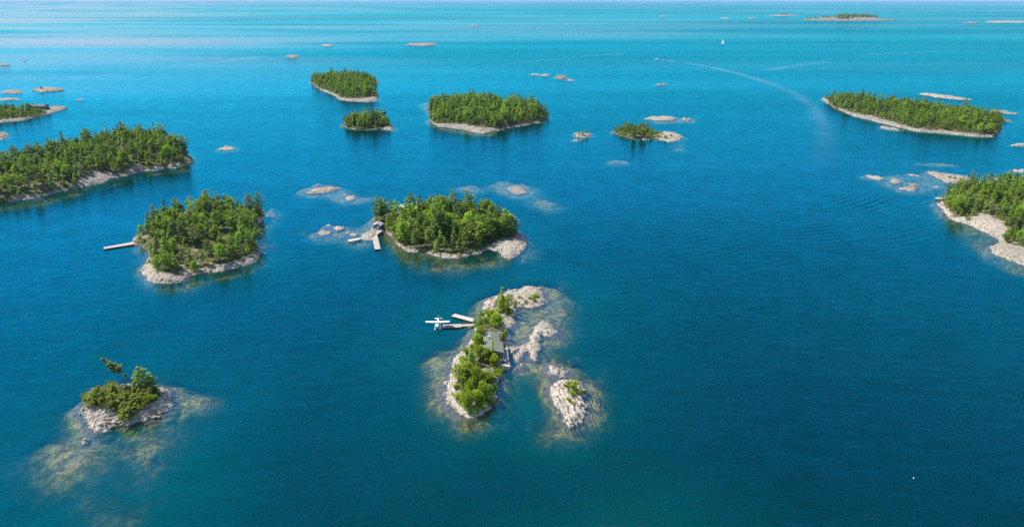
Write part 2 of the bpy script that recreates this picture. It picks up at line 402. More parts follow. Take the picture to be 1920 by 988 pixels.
# --- main island with the cottage
ISL = {}
ISL['M'] = isl([(950,547),(962,546),(986,538),(1005,540),(1014,550),(1024,565),(1014,573),(998,578),(980,575),(965,578),(966,591),(962,608),(950,619),
  (945,623),(949,641),(954,655),(952,668),(957,687),(940,696),(935,714),(929,735),(926,757),(910,769),(892,781),(880,783),(862,772),(844,754),(838,729),
  (841,714),(848,699),(846,681),(850,672),(871,657),(880,641),(889,629),(892,611),(901,596),(913,587),(905,578),(911,565),(926,560),(941,553)],
  H=1.6, w=2.6, slope=0.30, warp=0.9, rough=0.95, cell=2.9,
  wood=[(896,600),(905,606),(930,590),(925,575),(935,560),(950,560),(966,572),(955,580),(962,590),(945,600),(935,618),(945,640),(948,660),(930,690),(926,735),(915,760),(885,768),(862,752),(858,715),(866,690),(872,668),(885,645)],
  label='narrow rocky island with the green roofed cottage and floatplane dock')
Comp('rock_spit', [(956,648),(968,650),(980,647),(986,646),(987,650),(982,658),(976,666),(969,677),(962,673),(966,668),(972,660),(975,654),(966,655),(960,664),(957,660)], H=0.45, w=1.4, slope=0.25, warp=0.8, rough=0.7, cell=1.7,
  kind=None, label='low rubble spit beside the cottage lawn reaching to the pale rock', cat='rock')
Comp('rock_islet', [(1014,605),(1022,603),(1032,608),(1040,623),(1030,631),(1018,630),(1009,641),(1013,648),(1010,657),(1003,675),(996,672),(994,660),(989,650),(994,640),(998,630),(1002,614)],
  H=1.25, w=1.8, slope=0.3, warp=0.8, rough=0.8, cell=2.0, label='long whitish bare rock across the shallow lagoon from the cottage', cat='rock')
Comp('rock_islet', [(1029,686),(1036,685),(1044,690),(1052,693),(1060,699),(1055,705),(1045,704),(1035,701),(1031,694)], H=0.8, w=1.5, slope=0.3, warp=0.7, rough=0.7, cell=1.5,
  label='small pale rubble rock just above the big bare granite islet', cat='rock')
Comp('rock_islet', [(1032,726),(1042,718),(1053,714),(1071,714),(1087,720),(1096,732),(1093,748),(1099,763),(1097,784),(1084,793),(1070,800),(1063,792),(1059,790),(1062,778),(1052,772),(1041,757),(1034,745)],
  H=2.1, w=3.2, slope=0.35, warp=0.9, rough=1.1, cell=3.0, strata=0.35, label='large bare pinkish granite islet with bright green bushes on top', cat='rock')
rockth(978,685,3.2,2.2,0.7,'small square boulder alone in the clear shallows below the cottage deck', w=0.6, warp=.2, cell=1.5)
rockth(966,692,1.6,1.1,0.3,'tiny dark rock breaking the shallows near the cottage boathouse slab', w=0.6, warp=.2, cell=1.5)
rockth(949,693,4.5,3.4,1.2,'rounded pale boulder at the corner of the concrete patio', w=0.7, warp=.25, cell=3)
# shallows round it
shoal([(806,666),(828,648),(850,640),(874,615),(888,596),(893,570),(915,553),(945,543),(975,531),(1010,529),(1048,535),(1064,552),(1063,580),(1056,600),(1060,622),(1050,640),(1032,655),(1012,668),
   (1026,682),(1010,700),(985,706),(960,704),(940,712),(932,740),(922,768),(905,785),(880,800),(858,790),(838,768),(815,772),(812,745),(826,722),(826,700),(812,690)], depth=1.5, slope=0.3, warp=2.5)
shoal([(1010,662),(1040,678),(1075,684),(1095,700),(1108,735),(1114,775),(1100,800),(1070,818),(1035,822),(1018,800),(1028,770),(1024,730),(1020,700)], depth=1.5, slope=0.3, warp=2.5)
shoal(ell(1047,571,14,7), depth=1.0, slope=0.3, warp=2)
shoal([(990,560),(1040,545),(1058,560),(1050,580),(1010,585),(975,590),(970,620),(1000,600),(1040,595),(1052,612),(1040,640),(1010,660),(975,650),(960,625)], depth=1.2, slope=0.3, warp=2.5)

shoal([(965,600),(1000,588),(1012,600),(995,632),(988,660),(975,690),(955,690),(955,640),(948,622)], depth=0.8, slope=0.3, warp=1.5)
shoal([(350,738),(372,738),(388,752),(378,764),(352,766)], depth=0.6, slope=0.3, warp=1.5)
shoal([(808,670),(830,655),(842,690),(832,720),(826,760),(812,745),(806,700)], depth=1.0, slope=0.25, warp=2)
# --- lower left islet
ISL['N'] = isl([(160,763),(159,772),(163,784),(166,797),(176,810),(189,808),(200,806),(215,797),(228,791),(241,798),(258,791),(272,790),(284,784),(292,776),(308,771),(323,758),(318,744),(317,731),(306,727),(292,729),(270,722),(235,722),(205,730),(180,745)],
  H=2.5, w=3.0, slope=0.35, warp=0.8, rough=0.8, cell=3.2, strata=2.3, hill=[(195,765,7,1.5)],
  wood=[(170,745),(205,735),(235,728),(275,728),(295,738),(285,752),(262,768),(235,778),(212,770),(180,760)],
  label='small rocky islet at lower left with spreading junipers and a leaning pine')
rockth(158,828,5.5,3.0,1.0,'dark wet boulder standing off the lower left islet', w=.9, warp=.3, cell=2, tilt=-.35)
shoal([(330,742),(346,738),(372,738),(388,752),(380,764),(350,772),(325,768),(300,790),(275,800),(245,808),(225,800),(190,816),(160,825),(128,812),(140,790),(150,765),(130,778),(140,760),(170,742),(200,722),(260,712),(310,718)], depth=1.3, slope=0.3, warp=2.5)
shoal([(97,830),(118,818),(160,820),(172,838),(165,860),(150,880),(120,892),(90,900),(80,880),(92,855),(70,850)], depth=0.8, slope=0.16, warp=3.5)
shoal([(246,815),(275,800),(312,808),(330,820),(305,835),(300,850),(282,868),(268,888),(250,880),(255,860),(240,850),(262,838)], depth=1.8, slope=0.12, warp=4)
shoal(ell(200,960,60,42), depth=3.4, slope=0.07, warp=6)
shoal(ell(1170,990,50,22), depth=3.2, slope=0.12, warp=5)
shoal(ell(60,860,50,30), depth=3.4, slope=0.10, warp=5)

# --- left wooded island with the dock
ISL['K'] = isl([(247,457),(252,448),(262,440),(275,432),(280,420),(300,405),(340,398),(380,394),(430,392),(470,391),(494,396),(494,411),(482,420),(472,430),(480,440),(470,455),(484,469),(487,480),(476,492),(450,500),(420,508),(395,512),(370,515),(345,521),(335,530),(314,533),(290,532),(278,527),(264,509),(272,496),(280,482),(278,468),(262,461)],
  H=2.6, w=4.5, slope=0.8, warp=1.3, rough=0.9, cell=2.6, hill=[(390,440,28,2.0)],
  wood=[(264,455),(275,438),(290,420),(305,410),(350,402),(420,398),(480,396),(490,402),(478,416),(470,428),(474,442),(468,458),(474,470),(455,488),(425,498),(395,503),(350,515),(320,516),(300,505),(290,492),(290,472),(270,462)],
  label='wooded island on the left with a long plank dock on its west tip')
shoal([(240,470),(262,480),(255,510),(262,530),(300,548),(360,540),(400,528),(470,512),(502,490),(505,460),(512,420),(510,392),(480,384),(300,396)], depth=2.6, slope=0.5, warp=3)
shoal(ell(507,402,12,16), depth=1.2, slope=0.4, warp=2)
shoal(ell(340,537,22,6), depth=1.5, slope=0.3, warp=2)

# --- central wooded island with the boathouse
ISL['L'] = isl([(699,411),(700,420),(700,428),(690,434),(682,440),(676,447),(686,451),(700,450),(706,444),(712,436),(719,433),(730,441),(743,452),(748,460),(755,467),(765,472),(797,472),(812,478),(830,483),(861,484),(888,478),(905,472),(918,468),(938,475),(943,482),(957,485),(969,480),(979,470),(988,457),(984,448),(977,438),(968,437),(962,428),(945,415),(920,405),(880,399),(820,396),(765,396),(725,402),(707,406)],
  H=1.9, w=4.0, slope=0.7, warp=1.2, rough=0.8, cell=2.6,
  wood=[(706,410),(725,405),(760,401),(820,400),(880,403),(925,412),(948,424),(962,438),(955,450),(935,452),(905,464),(885,473),(860,478),(832,477),(800,468),(768,467),(750,455),(735,440),(718,428),(705,424)],
  label='densely wooded central island with the grey boathouse and small docks')
shoal([(720,440),(745,462),(770,478),(830,490),(900,484),(935,478),(940,492),(905,502),(850,512),(790,502),(760,492),(745,478),(722,462),(715,448)], depth=2.2, slope=0.2, warp=2, wavey=1)
shoal([(640,452),(660,428),(700,405),(705,400),(712,415),(700,455),(676,462)], depth=1.5, slope=0.35, warp=2)
shoal(ell(985,465,14,22), depth=1.1, slope=0.4, warp=1.5)
rockth(664,440,8,2.6,0.6,'little pale rocks beside the short dock of the central island', cell=1.5, w=1)
rockth(652,437,3,1.6,0.3,'tiny flat rock farthest out from the short dock of the central island', cell=1.5, w=1)
# reefs round the centre
rockth(606,357,32,7,1.1,'long white rock in the channel above the central island', tilt=-0.12)
rockth(597,347,3,2,0.9,'tiny knob of rock just behind the long white channel rock', w=.8)
rockth(658,372,10,4.5,0.8,'small pale rock at the right end of the channel reef', tilt=-0.15)
rockth(648,366,3,1.6,0.4,'tiny dark rock between the two pale channel rocks', w=.8)
shoal([(556,358),(575,348),(620,343),(648,350),(652,362),(680,366),(720,364),(732,368),(700,376),(655,382),(620,372),(580,368)], depth=1.1, slope=0.3, warp=3)
rockth(607,437,13,6,0.9,'flat pale rock left of the short dock near the central island')
rockth(635,428,10,5,0.8,'tan rock right of the flat pale rock off the central island')
rockth(616,423,4,1.8,0.4,'small low rock behind the pair of flat rocks off the central island', w=.8)
shoal([(572,440),(590,425),(625,415),(660,420),(655,436),(640,450),(600,450)], depth=1.3, slope=0.35, warp=3)
rockth(970,357,19,6.5,1.0,'pale rubble rock ringed by shallows above the central island', tilt=0.16)
shoal([(915,345),(940,337),(980,340),(1000,348),(1004,360),(985,372),(960,368),(935,358)], depth=1.0, slope=0.25, warp=3)
shoal(ell(882,351,22,8), depth=1.2, slope=0.2, warp=4)
shoal([(992,372),(1010,368),(1040,376),(1052,388),(1035,396),(1012,388)], depth=1.1, slope=0.2, warp=4)
shoal(ell(1157,303,24,5), depth=1.1, slope=0.2, warp=4)
shoal(ell(1275,278,14,4), depth=1.2, slope=0.25, warp=3)
rockth(425,278,12,3.8,0.8,'small reddish rock between the big left island and open water', tilt=0)
shoal(ell(425,278,20,7), depth=1.0, slope=0.3, warp=3)

# --- big left island
ISL['A'] = isl([(-160,400),(-60,395),(0,379),(30,377),(50,375),(100,363),(150,352),(200,341),(250,327),(272,320),(290,320),(310,316),(335,316),(350,311),(366,303),(362,297),(350,291),(338,284),(330,275),(322,268),(324,264),(305,262),(280,262),(240,262),(205,270),(170,278),(130,288),(80,298),(30,308),(0,314),(-60,325),(-160,340)],
  tone=.25, H=4.5, w=8, slope=0.9, warp=1.8, rough=1.2, cell=4.0, hill=[(250,290,45,4), (120,325,50,3)],  # low tone puts the cliffs' shade into the grey rock colour
  wood=[(-150,392),(-40,385),(20,370),(90,358),(115,352),(140,338),(180,330),(205,330),(235,318),(262,316),(300,311),(330,311),(345,300),(340,290),(322,278),(318,268),(290,264),(240,265),(205,273),(170,281),(130,291),(80,301),(30,311),(0,317),(-60,328),(-150,343)],
  label='large wooded island entering from the left edge with grey shore cliffs')
shoal([(-50,400),(60,392),(160,362),(260,335),(345,322),(380,305),(370,292),(330,262),(340,310),(200,335),(60,370),(-40,385)], depth=3.0, slope=0.4, warp=3)
# --- small house island, upper left
ISL['B'] = isl([(-60,236),(0,231),(20,229),(45,226),(60,222),(80,216),(95,213),(110,209),(127,203),(118,200),(100,201),(88,203),(70,203),(50,205),(20,206),(-20,208),(-60,210)],
  H=2.2, w=5, slope=0.6, warp=2.0, rough=1.3, cell=4,
  wood=[(-50,231),(0,226),(30,223),(48,220),(62,216),(70,210),(62,206),(40,207),(10,208),(-50,212)], label='low island at the left edge with a blue grey cottage among trees')
rockth(1,255,14,7,2.2,'brown boulder pile cut by the left edge below the cottage island', rough=1.4, cell=4, w=4)
rockth(25,173,21,3.4,1.8,'pale rubble rock nearest the left edge in the upper left pair', rough=1.4, cell=4, w=4)
rockth(89,169,27,4.6,2.2,'tan rubble rock with a patch of grass in the upper left pair', rough=1.4, cell=4, w=4)
rockth(16,187,24,2.0,1.3,'thin pale reef behind the cottage island at the left edge', rough=1.2, cell=4, w=4, tilt=0)
rockth(150,187,8,0.9,0.7,'tiny reddish rock right of the upper left rocks', w=3, cell=4)
rockth(5,122,13,1.8,2.2,'brown rock cut by the left edge high in the picture', w=4, cell=5)
rockth(47,114.5,5,0.5,1.0,'speck of rock high at the left in pale water', w=4, cell=6)
# --- upper middle wooded islands
ISL['C'] = isl([(583,152),(590,148),(620,146),(660,144),(692,146),(700,152),(714,156),(703,160),(697,166),(700,174),(711,180),(707,190),(690,192),(660,191),(636,187),(628,180),(612,174),(600,168),(588,160)],
  H=3.0, w=8, slope=0.7, warp=2.5, rough=1.5, cell=5,
  wood=[(592,151),(620,148),(660,146),(690,149),(693,158),(692,166),(694,176),(692,183),(675,187),(655,185),(640,176),(618,168),(600,160)], label='wooded island farthest up left of centre with a pale stony shore')
ISL['D'] = isl([(641,233),(652,228),(680,225),(712,226),(728,232),(737,239),(735,245),(715,242),(690,244),(665,243),(650,239)],
  H=2.2, w=5, slope=0.6, warp=2, rough=1.3, cell=4, wood=[(650,233),(670,228),(700,228),(715,232),(712,239),(690,241),(665,239)], label='small tree topped island below the uppermost wooded one')
ISL['E'] = isl([(798,196),(812,196),(840,192),(880,190),(940,193),(990,200),(1018,210),(1030,219),(1010,230),(985,236),(955,240),(930,246),(900,250),(880,246),(845,240),(822,238),(806,229),(804,223),(815,220),(800,208),(812,204)],
  H=2.8, w=7, slope=0.5, warp=2.2, rough=1.3, cell=4.5, wood=[(808,199),(840,195),(880,193),(940,196),(988,203),(1012,213),(1008,224),(980,231),(950,235),(925,241),(905,240),(870,234),(835,233),(818,226),(815,212)], label='broad wooded island at upper centre with white rocks along its near shore')
rockth(875,240,7,1.6,0.7,'small white rock off the near shore of the upper centre island', w=3)
rockth(906,248,14,2.6,0.9,'larger white ledge off the near shore of the upper centre island', w=3)
rockth(852,232.5,6,1.2,0.6,'leftmost little ledge off the upper centre island', w=3)
rockth(893,241,9,1.6,0.7,'pale ledge between the two others off the upper centre island', w=3)
shoal([(815,238),(850,236),(900,240),(935,244),(925,254),(890,256),(850,248),(825,244)], depth=1.7, slope=0.3, warp=3)
shoal([(785,194),(800,190),(810,210),(800,212)], depth=1.5, slope=0.3, warp=3)
rockth(1092,254,18,5,1.4,'tiny pale islet carrying three small trees', w=3, rough=.9, cell=3)
rockth(1078,263,5,1.4,0.3,'low wet rock just in front of the three tree islet', w=2)
ISL['G'] = isl([(1148,247),(1156,243),(1175,240),(1200,238),(1218,244),(1228,250),(1228,258),(1215,263),(1195,262),(1172,257),(1155,252)],
  H=1.6, w=4, slope=0.45, warp=1.8, rough=1.1, cell=3.5, wood=[(1158,247),(1180,243),(1205,242),(1219,250),(1217,258),(1195,258),(1170,253)], label='low island with one tall dark pine right of upper centre')
Comp('rock_islet', [(1224,252),(1245,248),(1262,249),(1274,253),(1281,258),(1272,264),(1255,267),(1238,263),(1226,259)], H=1.4, w=4, slope=0.5, warp=1.8, rough=0.9, cell=3, label='bare pale rock joined to the low island with the tall pine', cat='rock')
rockth(1240,223,30,4.0,1.1,'dark weedy reef behind the island with the tall pine', w=3, rough=.9, cell=4)
rockth(1288,225,10,2.2,0.9,'small pale rock right of the dark weedy reef', w=3)
shoal([(1215,218),(1300,220),(1305,230),(1230,232)], depth=1.0, slope=0.35, warp=3)
rockth(1003,140.5,8,1.4,1.0,'leftmost small rock of the reddish chain near the wake streak', w=4, cell=5)
rockth(1022,141.5,11,1.9,1.3,'reddish rock second in the chain near the wake streak', w=4, cell=5)
rockth(1052,146,13,3.0,1.8,'mossy reddish rock largest in the chain near the wake streak', w=4, cell=5, veg=.5)
rockth(1070,151,7,1.4,1.0,'rightmost small rock of the reddish chain near the wake streak', w=4, cell=5)
rockth(1240,159,11,1.5,1.2,'lone pinkish rock below the passing motorboat', w=4, cell=5)
rockth(550,107,13,2.4,4.0,'dark reddish brown humped rock in pale water at upper left', w=9, cell=7, rough=1.4)
rockth(615,86,13,1.2,2.6,'thin reddish rock behind the dark humped rock', w=8, cell=8)
rockth(791,84.5,30,2.9,3.0,'bright pinkish white rock alone high left of centre', w=8, cell=9, rough=1.6)
rockth(890,49.7,9,0.45,3.0,'faint pale streak of rock far off near the top', w=9, cell=14)
for i, (x, hw) in enumerate(((395, 7), (415, 6), (458, 7))):
    Comp('rock_islet', ell(x, 4.4, hw, 0.25, 10), H=14 - 3 * i, w=25, slope=1, warp=6, rough=4, cell=25, veg=1.0, cat='islet',
         label=('leftmost dark islet on the horizon', 'middle of three dark islets on the horizon', 'rightmost of three dark islets on the horizon')[i])
# --- far right islets
ISL['P'] = isl([(1508,36.5),(1530,35),(1545,33),(1590,31),(1640,33),(1652,36.5),(1682,38.5),(1650,39.5),(1600,40),(1540,39.5),(1508,38.5)],
  H=4, w=25, veg=.45, slope=0.8, warp=8, rough=4, cell=14, label='far off rocky island with a dark strip of trees near the top right')
ISL['Q'] = isl([(1440,29.6),(1465,28.0),(1500,29.8),(1465,30.8)], H=3.5, w=25, slope=0.8, warp=8, rough=3, cell=14, label='far off low islet left of the long rocky island near the top')
for (x, y, hw, hh, lb) in ((1820, 43.3, 16, 1.0, 'short pale far rock near the top right corner'), (1893, 41.8, 46, 1.7, 'long pale far rock cut by the right edge near the top'),
        (1243, 31.2, 9, .6, 'faint pinkish far rock left of the others near the top'), (1360, 35, 10, .6, 'left one of two faint reefs near the top'), (1410, 35, 11, .6, 'right one of two faint reefs near the top')):
    rockth(x, y, hw, hh, 3.5, lb, w=15, cell=14, rough=2.2, warp=4)
# --- right islands
ISL['I'] = isl([(1540,186),(1548,183),(1565,183),(1600,187),(1650,193),(1700,199),(1750,205),(1800,211),(1850,218),(1874,228),(1880,238),(1872,250),(1862,258),(1830,257),(1780,252),(1720,247),(1680,238),(1640,228),(1600,218),(1570,205),(1552,195)],
  H=3.2, w=8, slope=0.6, warp=2.2, rough=1.4, cell=4.5, hill=[(1800,230,40,2.5)],
  wood=[(1562,187),(1600,190),(1650,196),(1700,202),(1750,208),(1800,214),(1850,221),(1872,230),(1876,240),(1866,252),(1830,253),(1780,247),(1722,242),(1690,232),(1650,222),(1610,213),(1580,202)], label='long wooded island tapering to the left in the upper right')
rockth(1666,241.5,17,2.0,0.9,'flat pale rock close in front of the long right island', w=3, tilt=.15)
rockth(1770,182,46,2.7,2.0,'long thin tan rock behind the long right island', w=5, tilt=0.11, cell=4, n=16)
rockth(1880,211,28,2.4,1.8,'upper tan rock off the right end of the long right island', w=5, tilt=0.12, cell=4)
rockth(1882,227,18,2.6,1.6,'lower pinkish rock off the right end of the long right island', w=5, cell=4)
rockth(1912,272,18,2.0,1.2,'low rock at the right edge below the long island', w=4, cell=4)
rockth(1914,321,19,3.0,1.3,'low rock at the right edge behind the near right island', w=3, cell=3)
rockth(1642,334,17,4.0,0.9,'leftmost pale rock of the reef off the right hand dock', tilt=0.18)
rockth(1679,340,11,4.4,1.0,'rounded pale rock second in the reef off the right hand dock', tilt=0.1)
rockth(1705,354,18,4.4,1.0,'tan rock nearest the viewer in the reef off the right hand dock', tilt=0.05)
rockth(1713,347,10,2.4,0.8,'whitish slab just behind the nearest reef rock off the right hand dock', tilt=0.1)
rockth(1755,351,7,1.5,0.3,'tiny pinkish rock nearest the right hand dock', w=1.5)
rockth(1714,329,12,1.6,0.2,'barely awash brown rock behind the reef off the right hand dock', w=1.5, tilt=.15)
Comp('rock_islet', [(1738,323),(1752,323),(1765,326),(1785,329),(1810,332),(1835,340),(1830,345),(1800,346),(1775,343),(1760,335),(1745,328)], H=1.5, w=3, slope=0.4, warp=1.4, rough=0.9, cell=3, veg=.25,
     label='long tan rock with grassy patches behind the right hand dock', cat='rock')
shoal([(1620,328),(1660,322),(1720,322),(1760,330),(1780,345),(1730,362),(1690,362),(1650,346)], depth=2.0, slope=0.3, warp=3)
shoal([(1670,300),(1720,300),(1800,306),(1790,312),(1700,308)], depth=2.0, slope=0.3, warp=3)
ISL['J'] = isl([(1758,383),(1772,378),(1778,372),(1774,366),(1782,358),(1792,350),(1830,348),(1880,345),(1930,340),(2040,338),(2100,420),(2100,540),(2000,522),(1920,497),(1890,487),(1864,476),(1856,464),(1878,457),(1872,448),(1856,440),(1838,432),(1815,421),(1798,417),(1784,412),(1770,398),(1766,391)],
  H=2.6, w=5, slope=0.3, warp=1.3, rough=0.8, cell=3, hill=[(1930,400,35,4)],
  wood=[(1776,374),(1780,362),(1790,353),(1830,350),(1880,348),(1930,343),(2030,342),(2080,420),(2080,500),(2000,490),(1940,476),(1915,468),(1893,462),(1888,448),(1896,438),(1886,425),(1862,414),(1830,408),(1810,414),(1795,410),(1783,396),(1774,385)],
  label='wooded island entering from the right edge with a broad pale rock shelf')
shoal([(1755,384),(1768,402),(1790,420),(1835,440),(1866,452),(1845,462),(1850,478),(1890,496),(1950,515),(1940,525),(1870,500),(1835,478),(1800,440),(1765,412)], depth=2.4, slope=0.4, warp=2)

def total_height(x, y):
    h = np.full(x.shape, -14.0)
    for c in COMPS:
        m = (x > c.bb[0]) & (x < c.bb[1]) & (y > c.bb[2]) & (y < c.bb[3])
        if not m.any(): continue
        xs = x[m]; ys = y[m]
        h[m] = np.maximum(h[m], c.height(xs, ys))
    return h

for c in COMPS:
    res = max(0.26, c.z / FPX * (0.95 if c.z < 420 else 1.15))
    if c.shoal: res *= 2.0
    x0, x1, y0, y1 = c.bb
    ry = res * (1.0 if c.z < 500 else min(3.0, 0.6 * c.z / CAMH * 0.5))
    nx = int((x1 - x0) / res) + 2; ny = int((y1 - y0) / ry) + 2
    X, Y = np.meshgrid(np.linspace(x0, x1, nx), np.linspace(y0, y1, ny))
    fx, fy = X.ravel(), Y.ravel()
    if not c.shoal: fx = fx + (hsh(np.arange(fx.size), fx * 0, 5) - .5) * res * .35
    d = c.dist(fx, fy); Z = c.height(fx, fy, d)
    veg = np.full(fx.shape, float(c.veg))
    if c.woodpoly is not None: veg = np.maximum(veg, smooth(-2.0, 2.5, sdist(fx, fy, c.woodpoly) + (3.5 if c.z > 470 else 1.5) * fbm(fx / 15, fy / 15, 3, 99)))
    idx = np.arange(nx * ny).reshape(ny, nx)
    F = np.stack([idx[:-1, :-1], idx[:-1, 1:], idx[1:, 1:], idx[1:, :-1]], -1).reshape(-1, 4)
    keep = Z[F].max(1) > -6.5
    F = F[keep]
    used, inv = np.unique(F, return_inverse=True); F = inv.reshape(-1, 4)
    V = np.stack([fx, fy, Z], -1)[used]
    V[:, 0] -= c.cx; V[:, 1] -= c.cy
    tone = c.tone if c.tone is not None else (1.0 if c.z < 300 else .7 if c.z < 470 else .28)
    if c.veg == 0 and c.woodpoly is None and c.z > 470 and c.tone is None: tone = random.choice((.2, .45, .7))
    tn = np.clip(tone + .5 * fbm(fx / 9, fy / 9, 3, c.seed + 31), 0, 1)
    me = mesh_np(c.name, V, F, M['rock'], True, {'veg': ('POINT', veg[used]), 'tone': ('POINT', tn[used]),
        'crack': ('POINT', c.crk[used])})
    o = bpy.data.objects.new(c.name, me); o.location = (c.cx, c.cy, 0); link(o); c.obj = o
    lb = c.label
    tag(o, lb, c.cat, c.group, c.kind)

def hgt(x, y): return float(total_height(np.array([float(x)]), np.array([float(y)]))[0])

# ------------------------------------------------------------------ water
def polyline_field(x, y, px, w0, w1):
    P = G(px); best = np.full(x.shape, 0.0); n = len(P)
    for i in range(n - 1):
        ax, ay = P[i]; bx, by = P[i + 1]; ex, ey = bx - ax, by - ay; L = ex * ex + ey * ey
        t = np.clip(((x - ax) * ex + (y - ay) * ey) / L, 0, 1)
        s = (i + t) / (n - 1); w = w0 + (w1 - w0) * s
        d = np.hypot(x - ax - t * ex, y - ay - t * ey)
        best = np.maximum(best, np.exp(-(d / w) ** 2) * (1 - s) ** .8)
    return best
def circ3(a, b, c):
    (ax, ay), (bx, by), (cx, cy) = a, b, c
    d = 2 * (ax * (by - cy) + bx * (cy - ay) + cx * (ay - by))
    ux = ((ax * ax + ay * ay) * (by - cy) + (bx * bx + by * by) * (cy - ay) + (cx * cx + cy * cy) * (ay - by)) / d
    uy = ((ax * ax + ay * ay) * (cx - bx) + (bx * bx + by * by) * (ax - cx) + (cx * cx + cy * cy) * (bx - ax)) / d
    return ux, uy, math.hypot(ax - ux, ay - uy)
def build_water():
    rad = [0.5, 20, 50, 80, 105]
    y = 1010.0
    while y > 2.6:
        gx, gy = g(960, y); rad.append(gy); y -= 1.75 if y > 60 else 1.0
    rad += [60000.0]
    rad = np.array(sorted(set(rad)))
    az = np.concatenate([np.arange(-41, 41, 0.125), np.arange(41, 319, 4.0)])
    A, Rr = np.meshgrid(np.radians(az), rad)
    X = (Rr * np.sin(A)).ravel(); Y = (Rr * np.cos(A)).ravel(); nz, na = len(rad), len(az)
    dep = -total_height(X, Y)
    Z = np.zeros(X.shape)
    # boat waves running out as rings
    for pts, lam, amp, wid, m in (([(1440, 411), (1561, 404), (1692, 360)], 5.2, 0.24, 26, (1610, 385, 95, 60)),
                                   ([(1440, 440), (1561, 433), (1692, 390)], 5.2, 0.12, 40, (1560, 420, 130, 60)),
                                   ([(1300, 272), (1379, 254), (1436, 196)], 7.5, 0.17, 38, (1385, 235, 90, 120)),
                                   ([(1270, 440), (1340, 420), (1440, 380)], 5.5, 0.03, 90, (1330, 400, 90, 90))):
        cx, cy, rr = circ3(*[g(*p) for p in pts])
        D = np.hypot(X - cx, Y - cy) - rr; q = g(m[0], m[1])
        mask = np.exp(-(D / wid) ** 2) * np.exp(-((X - q[0]) / m[2]) ** 2 - ((Y - q[1]) / (m[3] * 1.6)) ** 2)
        mask = mask * np.clip(0.55 + 1.5 * fbm(X / 22, Y / 34, 3, 8), 0, 1.4)
        Z += amp * mask * np.sin(D * 2 * math.pi / lam + 0.8 * fbm(X / 60, Y / 60, 2, 5))
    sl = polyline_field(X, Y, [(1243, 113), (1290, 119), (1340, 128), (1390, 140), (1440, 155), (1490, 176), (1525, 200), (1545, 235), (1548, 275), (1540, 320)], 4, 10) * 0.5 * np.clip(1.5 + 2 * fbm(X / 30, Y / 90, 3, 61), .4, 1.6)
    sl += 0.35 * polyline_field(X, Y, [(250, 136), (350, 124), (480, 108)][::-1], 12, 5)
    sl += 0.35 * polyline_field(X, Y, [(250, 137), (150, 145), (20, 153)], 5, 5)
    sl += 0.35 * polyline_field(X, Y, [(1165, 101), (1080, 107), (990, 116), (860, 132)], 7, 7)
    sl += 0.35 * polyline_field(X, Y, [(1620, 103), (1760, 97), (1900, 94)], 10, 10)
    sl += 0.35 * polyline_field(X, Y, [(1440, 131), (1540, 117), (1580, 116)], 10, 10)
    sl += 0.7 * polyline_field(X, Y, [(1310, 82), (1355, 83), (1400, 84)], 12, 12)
    sl += 0.55 * smooth(0.0, 0.75, -X / np.maximum(Y, 1)) * smooth(500, 1800, Y) * np.clip(.8 + 1.6 * fbm(X / 1300, Y / 300, 3, 41), 0, 1.6)  # pale sky sheen towards the far left painted in, broken into streaks
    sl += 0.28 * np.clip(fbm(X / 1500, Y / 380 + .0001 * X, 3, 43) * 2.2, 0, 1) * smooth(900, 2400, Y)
    shelf = np.zeros(X.shape); nearm = (Y > 60) & (Y < 470) & (np.abs(X) < 330)
    for c in COMPS:
        if c.z > 420: continue
        dd = np.maximum(0, -sdist(X[nearm], Y[nearm], c.poly)); shelf[nearm] = np.maximum(shelf[nearm], (.9 if c.z < 300 else .5) * np.exp(-(dd / (24 if c.z < 300 else 12)) ** 1.3))
    shelf = np.clip(shelf * (0.9 + 0.8 * fbm(X / 40, Y / 40, 3, 12)), 0, 1)
    V = np.stack([X, Y, Z], -1)
    idx = np.arange(nz * na).reshape(nz, na)
    nx = np.roll(idx, -1, 1)
    F = np.stack([idx[:-1], nx[:-1], nx[1:], idx[1:]], -1).reshape(-1, 4)
    me = mesh_np('water', V, F, M['water'], True, {'depth': ('POINT', np.clip(dep, 0, 20)), 'slick_sheen': ('POINT', np.clip(sl, 0, 1)), 'shelf': ('POINT', shelf)})
    o = link(bpy.data.objects.new('water', me)); tag(o, kind='structure', label='blue lake water with wind ripples and boat wakes')
build_water()
b = MB(); b.prism([(-61000, -61000), (61000, -61000), (61000, 61000), (-61000, 61000)], -17, -15)
tag(b.build('lake_bed', M['rock']), kind='structure')

